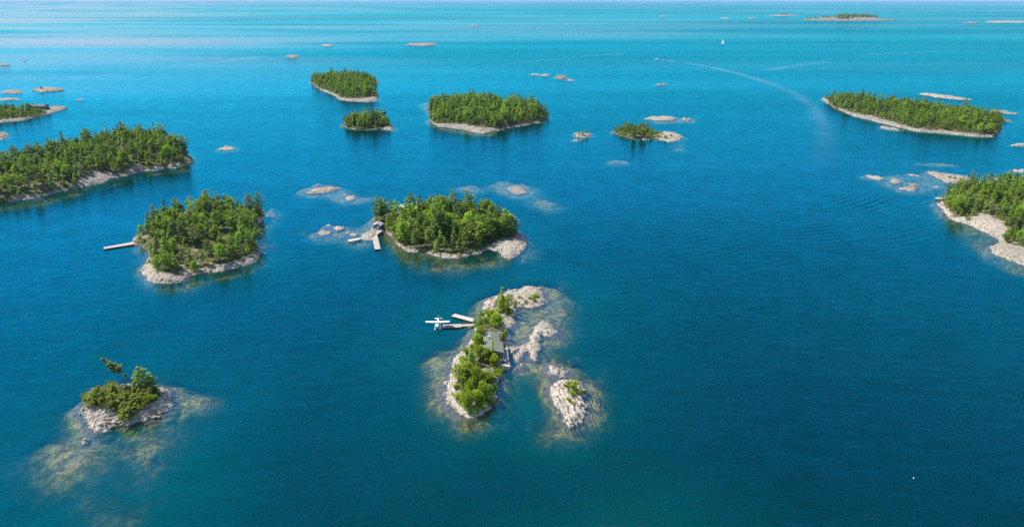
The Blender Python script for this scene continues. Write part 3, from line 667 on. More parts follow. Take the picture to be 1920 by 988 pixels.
# ------------------------------------------------------------------ trees
def limb(V, F, pts, rad, k=5):
    base = len(V); n = len(pts)
    for i, p in enumerate(pts):
        d = np.array(pts[min(i + 1, n - 1)]) - np.array(pts[max(i - 1, 0)]); d = d / (np.linalg.norm(d) + 1e-9)
        a = np.cross(d, (0.3, 0.9, 0.1)); a /= np.linalg.norm(a) + 1e-9; bb = np.cross(d, a)
        for j in range(k):
            t = 2 * math.pi * j / k; V.append(tuple(np.array(p) + rad[i] * (a * math.cos(t) + bb * math.sin(t))))
    for i in range(n - 1):
        for j in range(k):
            F.append((base + i * k + j, base + i * k + (j + 1) % k, base + (i + 1) * k + (j + 1) % k, base + (i + 1) * k + j))
def leafquad(rr, c, s, flat=0.6, asp=0.6):
    """one spray of leaves: a bent quad facing mostly up (flat) or any way"""
    n = np.array([rr.gauss(0, 1), rr.gauss(0, 1), rr.gauss(0, 1)]); n /= np.linalg.norm(n) + 1e-9
    n = n * (1 - flat) + np.array([0, 0, 1.0]) * flat; n /= np.linalg.norm(n) + 1e-9
    a = np.cross(n, (math.cos(rr.random() * 6.28), math.sin(rr.random() * 6.28), 0.13)); a /= np.linalg.norm(a) + 1e-9
    bb = np.cross(n, a); c = np.array(c)
    return [c - a * s - bb * s * asp * .5, c + a * s * .2 - bb * s * asp, c + a * s + bb * s * asp * .3, c - a * s * .3 + bb * s * asp]
def pine(seed, H=12.0, wid=0.26, start=0.22, lean=(0.0, 0.0), flag=0.3, dens=1.0, spire=False, leaf=0.42, bend=0.0):
    rr = random.Random(seed); TV, TF, LV, LF, T = [], [], [], [], []
    def axis(z):
        t = z / H; return np.array([lean[0] * t * H + bend * H * t * t + 0.25 * math.sin(t * 4 + seed), lean[1] * t * H + 0.2 * math.sin(t * 3 + seed * 2), z])
    zs = np.linspace(-0.6, H, 8); limb(TV, TF, [axis(z) for z in zs], [0.22 * (1 - 0.9 * max(0, z) / H) * H / 12 for z in zs], 6)
    z = H * start; a0 = rr.random() * 6
    while z < H * 0.985:
        t = (z / H - start) / (1 - start)
        prof = (1 - t) ** 0.8 if spire else (0.55 + 0.45 * math.sin(min(1, t * 1.7 + 0.25) * math.pi * .62)) * (1 - t ** 2.6) + 0.08
        nb = 5 if t < 0.6 else 4
        for j in range(nb):
            if rr.random() > 0.80 * dens: continue
            az = a0 + 6.283 * j / nb + rr.uniform(-.4, .4); L = H * wid * prof * rr.uniform(0.6, 1.12) * (1 + flag * math.cos(az))
            L = max(L, 0.35); up = rr.uniform(-0.05, 0.28) if not spire else rr.uniform(-0.25, 0.05)
            p0 = axis(z); d = np.array([math.cos(az), math.sin(az), up])
            tip = p0 + d * L + np.array([0, 0, 0.10 * L])
            if L > 1.0: limb(TV, TF, [p0, p0 + d * L * .55, tip], [0.055, 0.035, 0.012], 3)
            cl = rr.random() * 0.55 + 0.1
            ns = max(2, int(L / 0.42)); side = np.array([-math.sin(az), math.cos(az), 0])
            for q in range(ns):
                u = 0.22 + 0.78 * (q + rr.random()) / ns; wd = 0.30 * L * (1.15 - u) + 0.18
                for e in range(3):
                    c = p0 + (tip - p0) * u + side * rr.uniform(-1, 1) * wd + np.array([0, 0, rr.uniform(-.10, .22)])
                    b0 = len(LV); LV += [tuple(v) for v in leafquad(rr, c, leaf * rr.uniform(.7, 1.25), 0.72)]
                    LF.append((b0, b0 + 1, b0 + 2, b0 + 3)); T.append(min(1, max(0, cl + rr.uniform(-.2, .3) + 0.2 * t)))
        z += H * rr.uniform(0.042, 0.064) * (1.0 if not spire else .8); a0 += 1.1
    return TV, TF, LV, LF, T
def broad(seed, H=9.0, wid=0.40, clumps=16, per=46, leaf=0.36, low=0.22):
    rr = random.Random(seed); TV, TF, LV, LF, T = [], [], [], [], []
    top = np.array([rr.uniform(-.5, .5), rr.uniform(-.5, .5), H * .62])
    limb(TV, TF, [(0, 0, -0.5), tuple(top * .5 + np.array([.2, 0, 0])), tuple(top)], [0.20, 0.13, 0.07], 6)
    for c in range(clumps):
        t = (c + .5) / clumps; zz = H * (low + (0.9 - low) * t); pr = math.sin(math.pi * (0.18 + 0.75 * t)) ** 0.8
        az = c * 2.4 + rr.uniform(-.5, .5); r = H * wid * pr * rr.uniform(.35, .85)
        cc = np.array([math.cos(az) * r, math.sin(az) * r, zz]); cr = H * rr.uniform(.12, .19)
        limb(TV, TF, [tuple(top * min(1, zz / H) * .8), tuple((top * .5 + cc) * .5 + np.array([0, 0, .1])), tuple(cc)], [0.08, 0.05, 0.02], 3)
        cl = rr.random() * .55 + .1
        for e in range(per):
            v = np.array([rr.gauss(0, 1), rr.gauss(0, 1), rr.gauss(0, 1)]); v /= np.linalg.norm(v) + 1e-9
            v[2] = v[2] * .75 + .12; p = cc + v * cr * rr.uniform(.65, 1.1)
            b0 = len(LV); LV += [tuple(q) for q in leafquad(rr, p, leaf * rr.uniform(.7, 1.3), 0.55, .75)]
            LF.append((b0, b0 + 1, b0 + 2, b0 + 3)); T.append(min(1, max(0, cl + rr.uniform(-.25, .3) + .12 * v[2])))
    return TV, TF, LV, LF, T
def low_shrub(seed, H=1.6, wid=1.5, n=230, leaf=0.24):
    rr = random.Random(seed); TV, TF, LV, LF, T = [], [], [], [], []
    arms = [(rr.uniform(0, 6.28), rr.uniform(.3, 1) * wid, rr.uniform(.5, 1) * H) for _ in range(8)]
    for az, r, h in arms: limb(TV, TF, [(0, 0, -.3), (math.cos(az) * r * .5, math.sin(az) * r * .5, h * .5), (math.cos(az) * r, math.sin(az) * r, h)], [.06, .04, .015], 4)
    for e in range(n):
        az, r, h = rr.choice(arms); u = rr.uniform(.3, 1.1)
        c = np.array([math.cos(az) * r * u, math.sin(az) * r * u, h * u]) + np.array([rr.gauss(0, .3), rr.gauss(0, .3), rr.gauss(0, .22)])
        c[2] = max(c[2], 0.02); b0 = len(LV); LV += [tuple(q) for q in leafquad(rr, c, leaf * rr.uniform(.7, 1.3), .35, .6)]
        LF.append((b0, b0 + 1, b0 + 2, b0 + 3)); T.append(rr.random() * .9)
    return TV, TF, LV, LF, T
def protos(data, name, leafmat, H):
    TV, TF, LV, LF, T = data
    tm = mesh_np('trunk', TV, TF, M['bark'], True)
    cm = mesh_np('crown', LV, LF, leafmat, False, {'tint': ('FACE', T)})
    V = np.array(TV + LV); F = np.array(TF + [tuple(i + len(TV) for i in f) for f in LF])
    whole = mesh_np(name, V, F, [M['bark'], leafmat], False, {'tint': ('FACE', [0.3] * len(TF) + list(T))}, [0] * len(TF) + [1] * len(LF))
    return dict(trunk=tm, crown=cm, whole=whole, H=H, raw=data)
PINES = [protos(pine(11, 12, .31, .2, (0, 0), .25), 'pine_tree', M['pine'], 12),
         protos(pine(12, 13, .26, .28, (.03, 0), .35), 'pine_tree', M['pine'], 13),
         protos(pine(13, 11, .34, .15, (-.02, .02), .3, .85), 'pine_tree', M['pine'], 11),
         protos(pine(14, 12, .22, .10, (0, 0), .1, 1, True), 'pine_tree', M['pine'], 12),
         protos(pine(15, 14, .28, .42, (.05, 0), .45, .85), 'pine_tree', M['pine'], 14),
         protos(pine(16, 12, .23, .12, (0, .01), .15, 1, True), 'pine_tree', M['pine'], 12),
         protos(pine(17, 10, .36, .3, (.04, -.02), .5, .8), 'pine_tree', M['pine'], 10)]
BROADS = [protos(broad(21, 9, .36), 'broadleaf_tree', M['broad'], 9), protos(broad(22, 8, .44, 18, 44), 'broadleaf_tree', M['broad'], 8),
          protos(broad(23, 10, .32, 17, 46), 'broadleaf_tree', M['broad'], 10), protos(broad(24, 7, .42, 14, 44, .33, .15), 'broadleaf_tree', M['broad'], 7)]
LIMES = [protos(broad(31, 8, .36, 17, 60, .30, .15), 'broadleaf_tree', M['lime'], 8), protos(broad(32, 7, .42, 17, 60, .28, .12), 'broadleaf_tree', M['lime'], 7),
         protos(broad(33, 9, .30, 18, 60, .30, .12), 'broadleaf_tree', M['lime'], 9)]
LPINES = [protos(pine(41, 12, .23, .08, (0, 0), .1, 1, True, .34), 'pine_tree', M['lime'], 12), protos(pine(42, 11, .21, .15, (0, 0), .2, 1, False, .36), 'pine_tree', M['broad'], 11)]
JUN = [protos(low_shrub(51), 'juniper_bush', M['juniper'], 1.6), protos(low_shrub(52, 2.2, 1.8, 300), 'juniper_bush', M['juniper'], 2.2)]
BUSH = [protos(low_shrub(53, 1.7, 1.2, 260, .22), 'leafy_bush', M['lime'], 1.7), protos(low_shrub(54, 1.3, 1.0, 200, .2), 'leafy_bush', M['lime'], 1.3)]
# few-faced trees for the far woods
FARP = [pine(61, 12, .25, .12, (0, 0), .2, .55, False, .75), pine(62, 12, .22, .1, (.03, 0), .3, .55, True, 0.7), pine(63, 13, .24, .3, (.04, 0), .4, .5, False, .75)]
FARB = [broad(71, 9, .36, 10, 20, .62), broad(72, 8, .42, 10, 20, .62)]

def put_tree(P, x, y, h, rz, label, cat, group, parts=True, z=None, sx=1.0, name=None):
    z = hgt(x, y) if z is None else z; s = h / P['H']
    nm = name or P['whole'].name.split('.')[0]
    if parts:
        e = empty(nm, (x, y, z), rz, label=label, cat=cat, group=group); e.scale = (s * sx, s * sx, s)
        for k in ('trunk', 'crown'):
            link(bpy.data.objects.new(k, P[k]), e)
        return e
    o = bpy.data.objects.new(nm, P['whole']); o.location = (x, y, z); o.rotation_euler = (0, 0, rz); o.scale = (s * sx, s * sx, s)
    link(o); tag(o, label, cat, group); return o

# woods: (island, spacing, height range, share of pines, description)
WOODS = [('A', 5.1, (8, 14), .66, 'big left-edge island', None),
         ('K', 4.9, (8, 13.5), .62, 'long-dock island', None),
         ('L', 4.8, (10, 15.5), .80, 'boathouse island', None),
         ('J', 4.8, (7, 12), .60, 'right-edge island', None),
         ('B', 4.6, (6, 10), .35, 'upper left cottage island', None),
         ('C', 4.8, (8, 13), .75, 'uppermost wooded island', None),
         ('D', 4.6, (9, 14), .75, 'small island below the uppermost wooded one', None),
         ('E', 4.7, (9, 14.5), .72, 'broad upper centre island', None),
         ('I', 4.8, (7, 12), .45, 'long upper right island', None),
         ('G', 3.6, (3, 7), .3, 'low island with one tall pine', None)]
CLEAR = []   # (x, y, r) kept free of trees
def clear(px, py, r): q = g(px, py); CLEAR.append((q[0], q[1], r))
clear(708, 430, 7.5); clear(756, 402, 6); clear(1852, 356, 8); clear(75, 210, 12); clear(1187, 256, 2)
def inpoly(x, y, P): return sdist(np.array([x]), np.array([y]), P)[0]
cands = []
for key, sp, (h0, h1), share, desc, _ in WOODS:
    c = ISL[key]; P = c.woodpoly; rr = random.Random(ord(key) * 5)
    x0, y0 = P.min(0); x1, y1 = P.max(0); area = (x1 - x0) * (y1 - y0); acc = []; grid = {}
    for _ in range(int(area / (sp * sp) * 9)):
        x = rr.uniform(x0, x1); y = rr.uniform(y0, y1); s = sp * rr.uniform(.72, 1.25)
        gi, gj = int(x // 6), int(y // 6)
        if any((x - a) ** 2 + (y - b) ** 2 < (s) ** 2 for i in (-1, 0, 1) for j in (-1, 0, 1) for a, b in grid.get((gi + i, gj + j), ())): continue
        if any((x - a) ** 2 + (y - b) ** 2 < r * r for a, b, r in CLEAR): continue
        acc.append((x, y)); grid.setdefault((gi, gj), []).append((x, y))
    acc = np.array(acc); dd = sdist(acc[:, 0], acc[:, 1], P); hh = total_height(acc[:, 0], acc[:, 1])
    # openings in the wood
    gap = fbm(acc[:, 0] / 11, acc[:, 1] / 11, 2, ord(key))
    kind_n = fbm(acc[:, 0] / 16, acc[:, 1] / 16, 2, ord(key) + 3)
    lim = .5 if key in 'LD' else .36 if key in 'ECI' else .24 if key == 'K' else .30
    for (x, y), d, z, gp, kn in zip(acc, dd, hh, gap, kind_n):
        if d < 0 or z < 0.3 or (gp > lim and rr.random() < .8): continue
        if abs(x) > (depth_at(x, y)) * 0.76 + 8: continue
        isp = rr.random() < share + kn * .35
        h = rr.uniform(h0, h1) * (1.0 if isp else .74) * (0.66 + 0.34 * min(1, d / 8)) * (rr.uniform(.62, 1.05) if rr.random() < .82 else rr.uniform(1.1, 1.38))
        u = (x - x0) / (x1 - x0); v = (y - y0) / (y1 - y0)
        cands.append([h / depth_at(x, y), isp, x, y, z, h, u, v, key, desc, rr.random()])
cands.sort(key=lambda c: -c[0])
LIMIT = 262; cnt = {True: 0, False: 0}; farp, farb = [], []
for sz, isp, x, y, z, h, u, v, key, desc, rv in cands:
    cnt[isp] += 1
    if cnt[isp] > LIMIT: (farp if isp else farb).append((x, y, z, h, rv)); continue
    where = ('left tip', 'left part', 'middle', 'right part', 'right tip')[min(4, int(u * 5))]; row = ('front', 'second', 'third', 'rear')[min(3, int(v * 4))]
    size = 'tall' if h > (11 if isp else 8) else 'short' if h < (8 if isp else 6) else 'middling'
    if isp:
        P = PINES[int(rv * 997) % len(PINES)] if key != 'L' else PINES[(0, 1, 3, 5, 0, 2)[int(rv * 997) % 6]]
        lb = '%s %s conifer, %s row, %s of the %s' % (size, ('shaggy', 'slender', 'loose', 'spired', 'flat-topped', 'conical', 'wide')[PINES.index(P)], row, where, desc); gr = 'pines on the ' + desc
    else:
        P = BROADS[int(rv * 997) % len(BROADS)]
        lb = '%s %s leafy tree, %s row, %s of %s' % (size, ('round', 'spreading', 'upright', 'bushy')[BROADS.index(P)], row, where, desc); gr = 'broadleaf trees on the ' + desc
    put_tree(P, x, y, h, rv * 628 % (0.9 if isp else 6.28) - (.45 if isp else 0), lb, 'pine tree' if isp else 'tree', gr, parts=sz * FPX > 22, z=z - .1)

def bulk(name, protos_, items, leafmat, label, cat):
    Vs, Fs, Ts, Ms, off = [], [], [], [], 0
    for i, (x, y, z, h, rv) in enumerate(items):
        d = protos_[int(rv * 977) % len(protos_)]; TV, TF, LV, LF, T = d
        V = np.array(TV + LV); top = V[:, 2].max(); s = h / top; a = (rv * 50 % 1 - .5) * .9 if len(protos_) == 3 else rv * 60
        ca, sa = math.cos(a), math.sin(a); W = np.empty_like(V)
        W[:, 0] = (V[:, 0] * ca - V[:, 1] * sa) * s + x; W[:, 1] = (V[:, 0] * sa + V[:, 1] * ca) * s + y; W[:, 2] = V[:, 2] * s + z
        F = np.array(TF + [tuple(q + len(TV) for q in f) for f in LF]) + off; off += len(V)
        t = np.concatenate([np.full(len(TF), .3), np.clip(np.array(T) * .8 + (rv * 31 % 1) ** 1.5 * .8 - .2, 0, 1)])
        Vs.append(W); Fs.append(F); Ts.append(t); Ms.append(np.concatenate([np.zeros(len(TF)), np.ones(len(LF))]))
    if not Vs: return None
    me = mesh_np(name, np.concatenate(Vs), np.concatenate(Fs), [M['bark'], leafmat], False, {'tint': ('FACE', np.concatenate(Ts))}, np.concatenate(Ms))
    return tag(link(bpy.data.objects.new(name, me)), label, cat, None, 'stuff')
print('TREES', len(cands), cnt, 'far', len(farp), len(farb))
rr = random.Random(5)
# far islands' tree strips
def strip(px0, px1, py0, py1, n, h0, h1, gate=None):
    for _ in range(n):
        px = rr.uniform(px0, px1); py = rr.uniform(py0, py1); x, y = g(px, py)
        z = hgt(x, y)
        if z < 0.3: continue
        farp.append((x, y, z - .3, rr.uniform(h0, h1), rr.random()))
strip(1570, 1645, 32.4, 34.6, 330, 13, 22); strip(1540, 1575, 33.8, 35.0, 60, 9, 15); strip(1570, 1598, 36.8, 38.2, 60, 11, 17)
strip(1511, 1521, 36.3, 37.6, 16, 8, 15); strip(1525, 1535, 36.3, 37.8, 16, 8, 16); strip(1452, 1480, 28.6, 29.8, 30, 8, 15)
for ex, ew in ((395, 6), (415, 4), (458, 5)): strip(ex - ew, ex + ew, 4.2, 4.6, 20, 8, 14)
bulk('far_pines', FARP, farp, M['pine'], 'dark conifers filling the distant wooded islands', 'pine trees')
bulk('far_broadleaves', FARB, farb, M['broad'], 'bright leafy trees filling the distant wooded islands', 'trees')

# ------------------------------------------------------------------ single trees and bushes
def T1(P, px, py, h, label, cat='tree', rz=0.0, group=None, sx=1.0, name=None, parts=True):
    x, y = g(px, py, 1.5); z = max(hgt(x, y), 0.3)
    return put_tree(P, x, y, h, rz, label, cat, group, parts, z - .1, sx, name)
# cottage island, from its north tip to its south end
T1(LPINES[0], 941, 586, 11.5, 'tall bright green conifer on the neck of the cottage island', 'pine tree', 0.3, sx=1.15)
T1(LPINES[0], 951, 580, 6.5, 'lower conifer hard against the right of the tallest one on the cottage island', 'pine tree', 2.0, sx=1.1)
T1(LPINES[1], 966, 574, 5.0, 'small slim conifer on the rocks right of the tallest tree on the cottage island', 'pine tree', 1.0)
T1(LIMES[1], 931, 612, 6.2, 'bright leafy tree just behind the cottage roof', sx=1.1, rz=1)
T1(LIMES[0], 924, 603, 5.0, 'yellow green leafy tree between the tallest conifer and the cottage roof', rz=2)
T1(LPINES[1], 899, 622, 8.5, 'thin greyish pine at the landward end of the two docks', 'pine tree', 0.4, sx=.95)
T1(LPINES[1], 893, 612, 5.5, 'shorter thin pine at the shore end of the floatplane dock', 'pine tree', 2.4, sx=.9)
T1(PINES[3], 943, 640, 6.5, 'dark conifer against the right wall of the cottage', 'pine tree', 0.8)
T1(PINES[2], 947, 630, 4.5, 'dark bushy pine behind the right corner of the cottage', 'pine tree', 1.5)
T1(LIMES[0], 899, 640, 6.0, 'leafy tree at the left eave of the cottage', rz=.5)
T1(LIMES[2], 897, 656, 7.0, 'leafy tree at the front left corner of the cottage', rz=1.5)
T1(PINES[5], 884, 684, 8.8, 'dark spired conifer left of the leafy mass below the cottage', 'pine tree', 0.2, sx=.9)
T1(LPINES[0], 924, 676, 8.5, 'spired conifer standing in front of the cottage roof', 'pine tree', 1.2, sx=.85)
T1(LIMES[1], 912, 678, 6.0, 'rounded leafy tree between cottage and cabin roofs', rz=2.5)
T1(LIMES[0], 900, 675, 6.4, 'leafy tree left of the rounded one between the two roofs', rz=4.5)
T1(LIMES[1], 928, 684, 5.0, 'leafy tree beside the concrete patio', rz=3.5)
T1(LIMES[1], 862, 712, 6.5, 'leafy tree at the left end of the green mass by the west shore', rz=0.5, sx=1.1)
T1(LIMES[1], 878, 716, 7.5, 'broad leafy tree in the middle of the green mass left of the cabin', rz=1.7, sx=1.1)
T1(LIMES[2], 893, 722, 8.0, 'leafy tree just left of the small cabin roof', rz=5.5)
T1(LIMES[0], 905, 726, 6.5, 'leafy tree in front of the small cabin', rz=2.2)
T1(LIMES[1], 917, 722, 6.2, 'leafy tree at the right corner of the small cabin', rz=3.3, sx=1.1)
T1(LPINES[1], 868, 735, 7.0, 'slim pale pine on the west shore below the leafy mass', 'pine tree', 2.2, sx=.8)
T1(LIMES[2], 880, 745, 6.5, 'leafy tree near the south end behind two others', rz=4.4)
T1(LIMES[0], 877, 764, 6.5, 'leafy tree nearest the south tip of the cottage island', rz=.3)
T1(LIMES[0], 893, 757, 5.2, 'low leafy tree between the two southernmost ones', rz=5)
T1(LIMES[2], 907, 750, 7.5, 'upright leafy tree at the lower right of the cottage island', rz=1.1)
T1(PINES[2], 918, 742, 5.5, 'shaded pine on the east shore below the small cabin', 'pine tree', 2.1)
for px, py, h, lb in ((1003, 556, 1.9, 'round bush on the northern rocks of the cottage island'), (1001, 562, 1.6, 'bush just below the round one on the northern rocks'), (954, 656, 1.5, 'lime green bush by the lawn beside the cottage deck'),
        (985, 566, 1.0, 'low bush left of the round bushes on the northern rocks'), (958, 583, 1.2, 'low bush at the neck below the tallest conifer'), (850, 690, 1.1, 'yellowish bush on the west shore rocks of the cottage island'),
        (1075, 731, 2.3, 'tallest bright bush on the big bare granite islet'), (1082, 737, 1.7, 'bush right of the tallest one on the granite islet'), (1073, 742, 1.6, 'bush in front of the tallest one on the granite islet'),
        (1063, 727, 2.0, 'thin bush at the upper end of the granite islet'), (1067, 752, 1.2, 'lower left bush on the granite islet'), (1075, 757, 1.1, 'lowest small bush on the granite islet'), (1098, 730, 1.2, 'bush at the right rim of the granite islet')):
    T1(BUSH[int(px) % 2], px, py, h, lb, 'bush', px % 6, 'bright bushes on bare rock', name='leafy_bush')
for i, (px, py, h) in enumerate(((905,590,2.0),(917,592,2.6),(909,604,2.2),(889,634,1.8),(874,662,2.0),(866,676,2.0),(855,728,1.8),(862,742,1.6),(881,772,1.4),(858,744,2.0),(866,757,2.0),(892,770,1.6),(902,764,2.2),(921,752,2.0),(926,728,1.8),(932,700,2.2),(938,690,1.8),(935,606,1.8),(957,592,1.0),(975,560,1.2),(992,560,1.1),(945,563,1.6))):
    T1(BUSH[i % 2], px, py, h, '%s bush on the %s of the cottage island' % (('rounded', 'low')[i % 2], ('west shore by the docks', 'west shore below the cottage', 'south tip', 'east shore', 'north rocks')[0 if i < 4 else 1 if i < 8 else 2 if i < 13 else 3 if i < 17 else 4]), 'bush', px % 6, 'bushes round the cottage island', name='leafy_bush')
# lower left islet
JP = protos(pine(81, 10, .19, .52, (-.26, .05), .2, 1.1, False, .44, bend=-.42), 'leaning_pine', M['juniper'], 10)
e = T1(JP, 240, 727, 10.6, 'tall thin pine bent far to the left on the lower left islet', 'pine tree', 0.0, name='leaning_pine')
e2 = T1(protos(pine(82, 6, .12, .5, (-.1, 0), .2, .5, False, .3, bend=-.1), 'pine_tree', M['juniper'], 6), 246, 728, 5.0, 'thin half bare pine right beside the bent one', 'pine tree', 0.4)
T1(PINES[0], 268, 742, 10.0, 'largest full pine on the lower left islet', 'pine tree', 0.2, sx=1.05)
T1(PINES[6], 283, 738, 6.5, 'shorter pine at the right of the largest one on the lower left islet', 'pine tree', 0.1, sx=1.1)
T1(LPINES[1], 257, 746, 6.0, 'pine left of the largest one on the lower left islet', 'pine tree', 1.1, sx=1.2)
b = MB(); b.tube([(0, 0, -.3), (-.2, 0, 1.6), (-.7, .1, 3.2)], [.16, .1, .03], 6); b.tube([(-.1, 0, 1.2), (.4, .1, 1.9)], [.05, .02], 4); b.tube([(-.3, 0, 2.0), (-.9, .2, 2.2)], [.04, .02], 4)
q = g(200, 732, 2.5); o = b.build('dead_snag', M['deadwood']); o.location = (q[0], q[1], hgt(*q)); tag(o, 'bare dead snag at the upper left of the lower left islet', 'dead tree')
b = MB(); b.tube([(0, 0, -.3), (.3, 0, 2.4), (.2, .1, 5.4)], [.14, .1, .03], 6)
for k in range(9): a = k * 2.1; b.tube([(.2, 0, 1.5 + .4 * k), (.2 + math.cos(a) * .9, math.sin(a) * .9, 1.7 + .4 * k)], [.035, .012], 3)
q = g(254, 742, 2.5); o = b.build('dead_pine', M['deadwood']); o.location = (q[0], q[1], hgt(*q)); tag(o, 'grey leafless pine left of the largest pine on the lower left islet', 'dead tree')
JP2 = [protos(pine(83, 9, .36, .05, (0, 0), .3, .9, False, .36), 'pine_tree', M['juniper'], 9), protos(pine(84, 9, .30, .05, (.05, 0), .3, .9, True, .34), 'pine_tree', M['juniper'], 9)]
jspots = [(168,756),(176,750),(184,757),(190,748),(197,760),(202,752),(213,763),(219,752),(224,770),(229,760),(236,775),(241,764),(246,754),(250,770),(256,762),(262,755),(268,768),(275,758),(284,752),(292,747),(208,770),(228,780),(243,782),(182,764),(212,735)]
for i, (px, py) in enumerate(jspots):
    side = 'left end' if px < 200 else 'right end' if px > 250 else 'middle'; rw = 'front' if py > 760 else 'back'
    T1((JUN + JP2)[i % 4], px, py, (1.9 if py > 760 else 2.6) + (i % 3) * .4 + (1.6 if i % 4 > 1 else 0), '%s juniper in the %s %s of the lower left islet thicket' % (('spreading', 'mounded', 'upright', 'shaggy')[i % 4], rw, side), 'juniper', i * 1.3, 'junipers on the lower left islet', name='juniper_bush', sx=1.15 if i % 4 < 2 else 1.9)
# small upper islets
T1(PINES[0], 1187, 257, 13.5, 'single tall dark pine on the low island right of upper centre', 'pine tree', .2, sx=1.1)
T1(BROADS[1], 1205, 258, 8, 'rounded dark leafy tree right of the single tall pine', sx=1.2)
T1(PINES[1], 1099, 252, 6.5, 'rightmost and tallest of the three trees on the tiny islet', 'pine tree', .3, 'trees on the tiny islet')
T1(PINES[3], 1085, 252, 5.0, 'leftmost of the three trees on the tiny islet', 'pine tree', .8, 'trees on the tiny islet')
T1(BROADS[1], 1092, 254, 4.0, 'middle bushy tree of the three on the tiny islet', 'tree', .5, 'trees on the tiny islet')
T1(BUSH[0], 1247, 259, 2.8, 'green bush on the bare rock joined to the tall pine island', 'bush', 1, name='leafy_bush')
T1(BUSH[1], 1258, 256, 1.8, 'smaller bush behind the green one on the bare joined rock', 'bush', 2, name='leafy_bush')
T1(PINES[4], 57, 208, 9, 'lone flat topped pine at the right rear of the cottage island by the left edge', 'pine tree', 0)
T1(BUSH[0], 78, 168, 3, 'grass green bush on the tan upper left rock', 'bush', 1, name='leafy_bush')
for px, py in ((1790, 336), (1800, 338), (1780, 334)):
    T1(BUSH[0], px, py, 1.6, 'low bush on the grassy tan rock behind the right hand dock', 'bush', px, 'bushes on the grassy rock', name='leafy_bush')

# undergrowth and rubble
def scatter_stuff(name, mat, items, maker, label, cat, tint=False):
    Vs, Fs, Ts, off = [], [], [], 0
    for it in items:
        V, F = maker(it); Vs.append(V); Fs.append(F + off); off += len(V); Ts.append(np.full(len(F), it[4]))
    me = mesh_np(name, np.concatenate(Vs), np.concatenate(Fs), mat, False, {'tint': ('FACE', np.clip(np.concatenate(Ts) + np.random.uniform(-.2, .2, sum(map(len, Fs))), 0, 1)), 'veg': ('POINT', np.zeros(off))})
    return tag(link(bpy.data.objects.new(name, me)), label, cat, None, 'stuff')
TUFTS = []
for k in range(6):
    r_ = random.Random(900 + k); V = []; F = []
    for e in range(16):
        c = (r_.gauss(0, .5), r_.gauss(0, .5), r_.uniform(.05, .75)); b0 = len(V); V += leafquad(r_, c, .32, .3, .7); F.append((b0, b0 + 1, b0 + 2, b0 + 3))
    TUFTS.append((np.array(V), np.array(F)))
def tuft(it):
    x, y, z, s, t = it; V, F = TUFTS[int(t * 97) % 6]; return V * s + np.array([x, y, z]), F
items = []
for key in ('M', 'N', 'K', 'L', 'A', 'J', 'G', 'E', 'C', 'I', 'B', 'D'):
    c = ISL[key]; P = c.woodpoly; x0, y0 = P.min(0) - 2; x1, y1 = P.max(0) + 2
    n = int(min(1600, (x1 - x0) * (y1 - y0) / (5 if c.z < 420 else 9)))
    xs = np.random.uniform(x0, x1, n); ys = np.random.uniform(y0, y1, n)
    d = sdist(xs, ys, P); hh = total_height(xs, ys); pat = fbm(xs / 6, ys / 6, 2, 77)
    ok = (d > -1.5) & (hh > 0.45) & (pat > -.2)
    for x, y, z in zip(xs[ok], ys[ok], hh[ok]): items.append((x, y, z - .1, random.uniform(.5, 1.3) * (1 if c.z < 420 else 1.6), random.random()))
scatter_stuff('undergrowth', M['under'], items, tuft, 'low green undergrowth between the trees of the islands', 'undergrowth')
ROCKS = []
for k in range(8):
    r_ = random.Random(700 + k); V = []; n1 = 7
    for i, (zz, rd) in enumerate(((-.45, .55), (-.1, 1.0), (.28, .85), (.5, .4))):
        for j in range(n1):
            a = 6.283 * j / n1 + i * .3; q = rd * r_.uniform(.75, 1.15); V.append((math.cos(a) * q, math.sin(a) * q * .75, zz * r_.uniform(.8, 1.2)))
    V.append((0, 0, .55)); F = []
    for i in range(3):
        for j in range(n1): F.append((i * n1 + j, i * n1 + (j + 1) % n1, (i + 1) * n1 + (j + 1) % n1, (i + 1) * n1 + j))
    for j in range(n1): F.append((3 * n1 + j, 3 * n1 + (j + 1) % n1, 4 * n1, 4 * n1))
    F = [f if f[2] != f[3] else (f[0], f[1], f[2], f[2]) for f in F]
    ROCKS.append((np.array(V), F))
def rubble(items, name, label):
    Vs, Fs, off = [], [], 0
    for x, y, z, s, t in items:
        V, F = ROCKS[int(t * 97) % 8]; a = t * 50; ca, sa = math.cos(a), math.sin(a)
        W = np.stack([(V[:, 0] * ca - V[:, 1] * sa) * s + x, (V[:, 0] * sa + V[:, 1] * ca) * s + y, V[:, 2] * s * (.6 + .5 * (t * 7 % 1)) + z], -1)
        Vs.append(W); Fs += [tuple(dict.fromkeys(q + off for q in f)) for f in F]; off += len(V)
    V = np.concatenate(Vs); me = bpy.data.meshes.new(name); me.from_pydata(V.tolist(), [], Fs); me.materials.append(M['rock']); me.update(); at = me.attributes.new('tone', 'FLOAT', 'POINT'); at.data.foreach_set('value', np.full(len(V), .8, np.float32))
    return tag(link(bpy.data.objects.new(name, me)), label, 'stones', None, 'stuff')
items = []
allr = [c for c in COMPS if not c.shoal and c.z < 520]
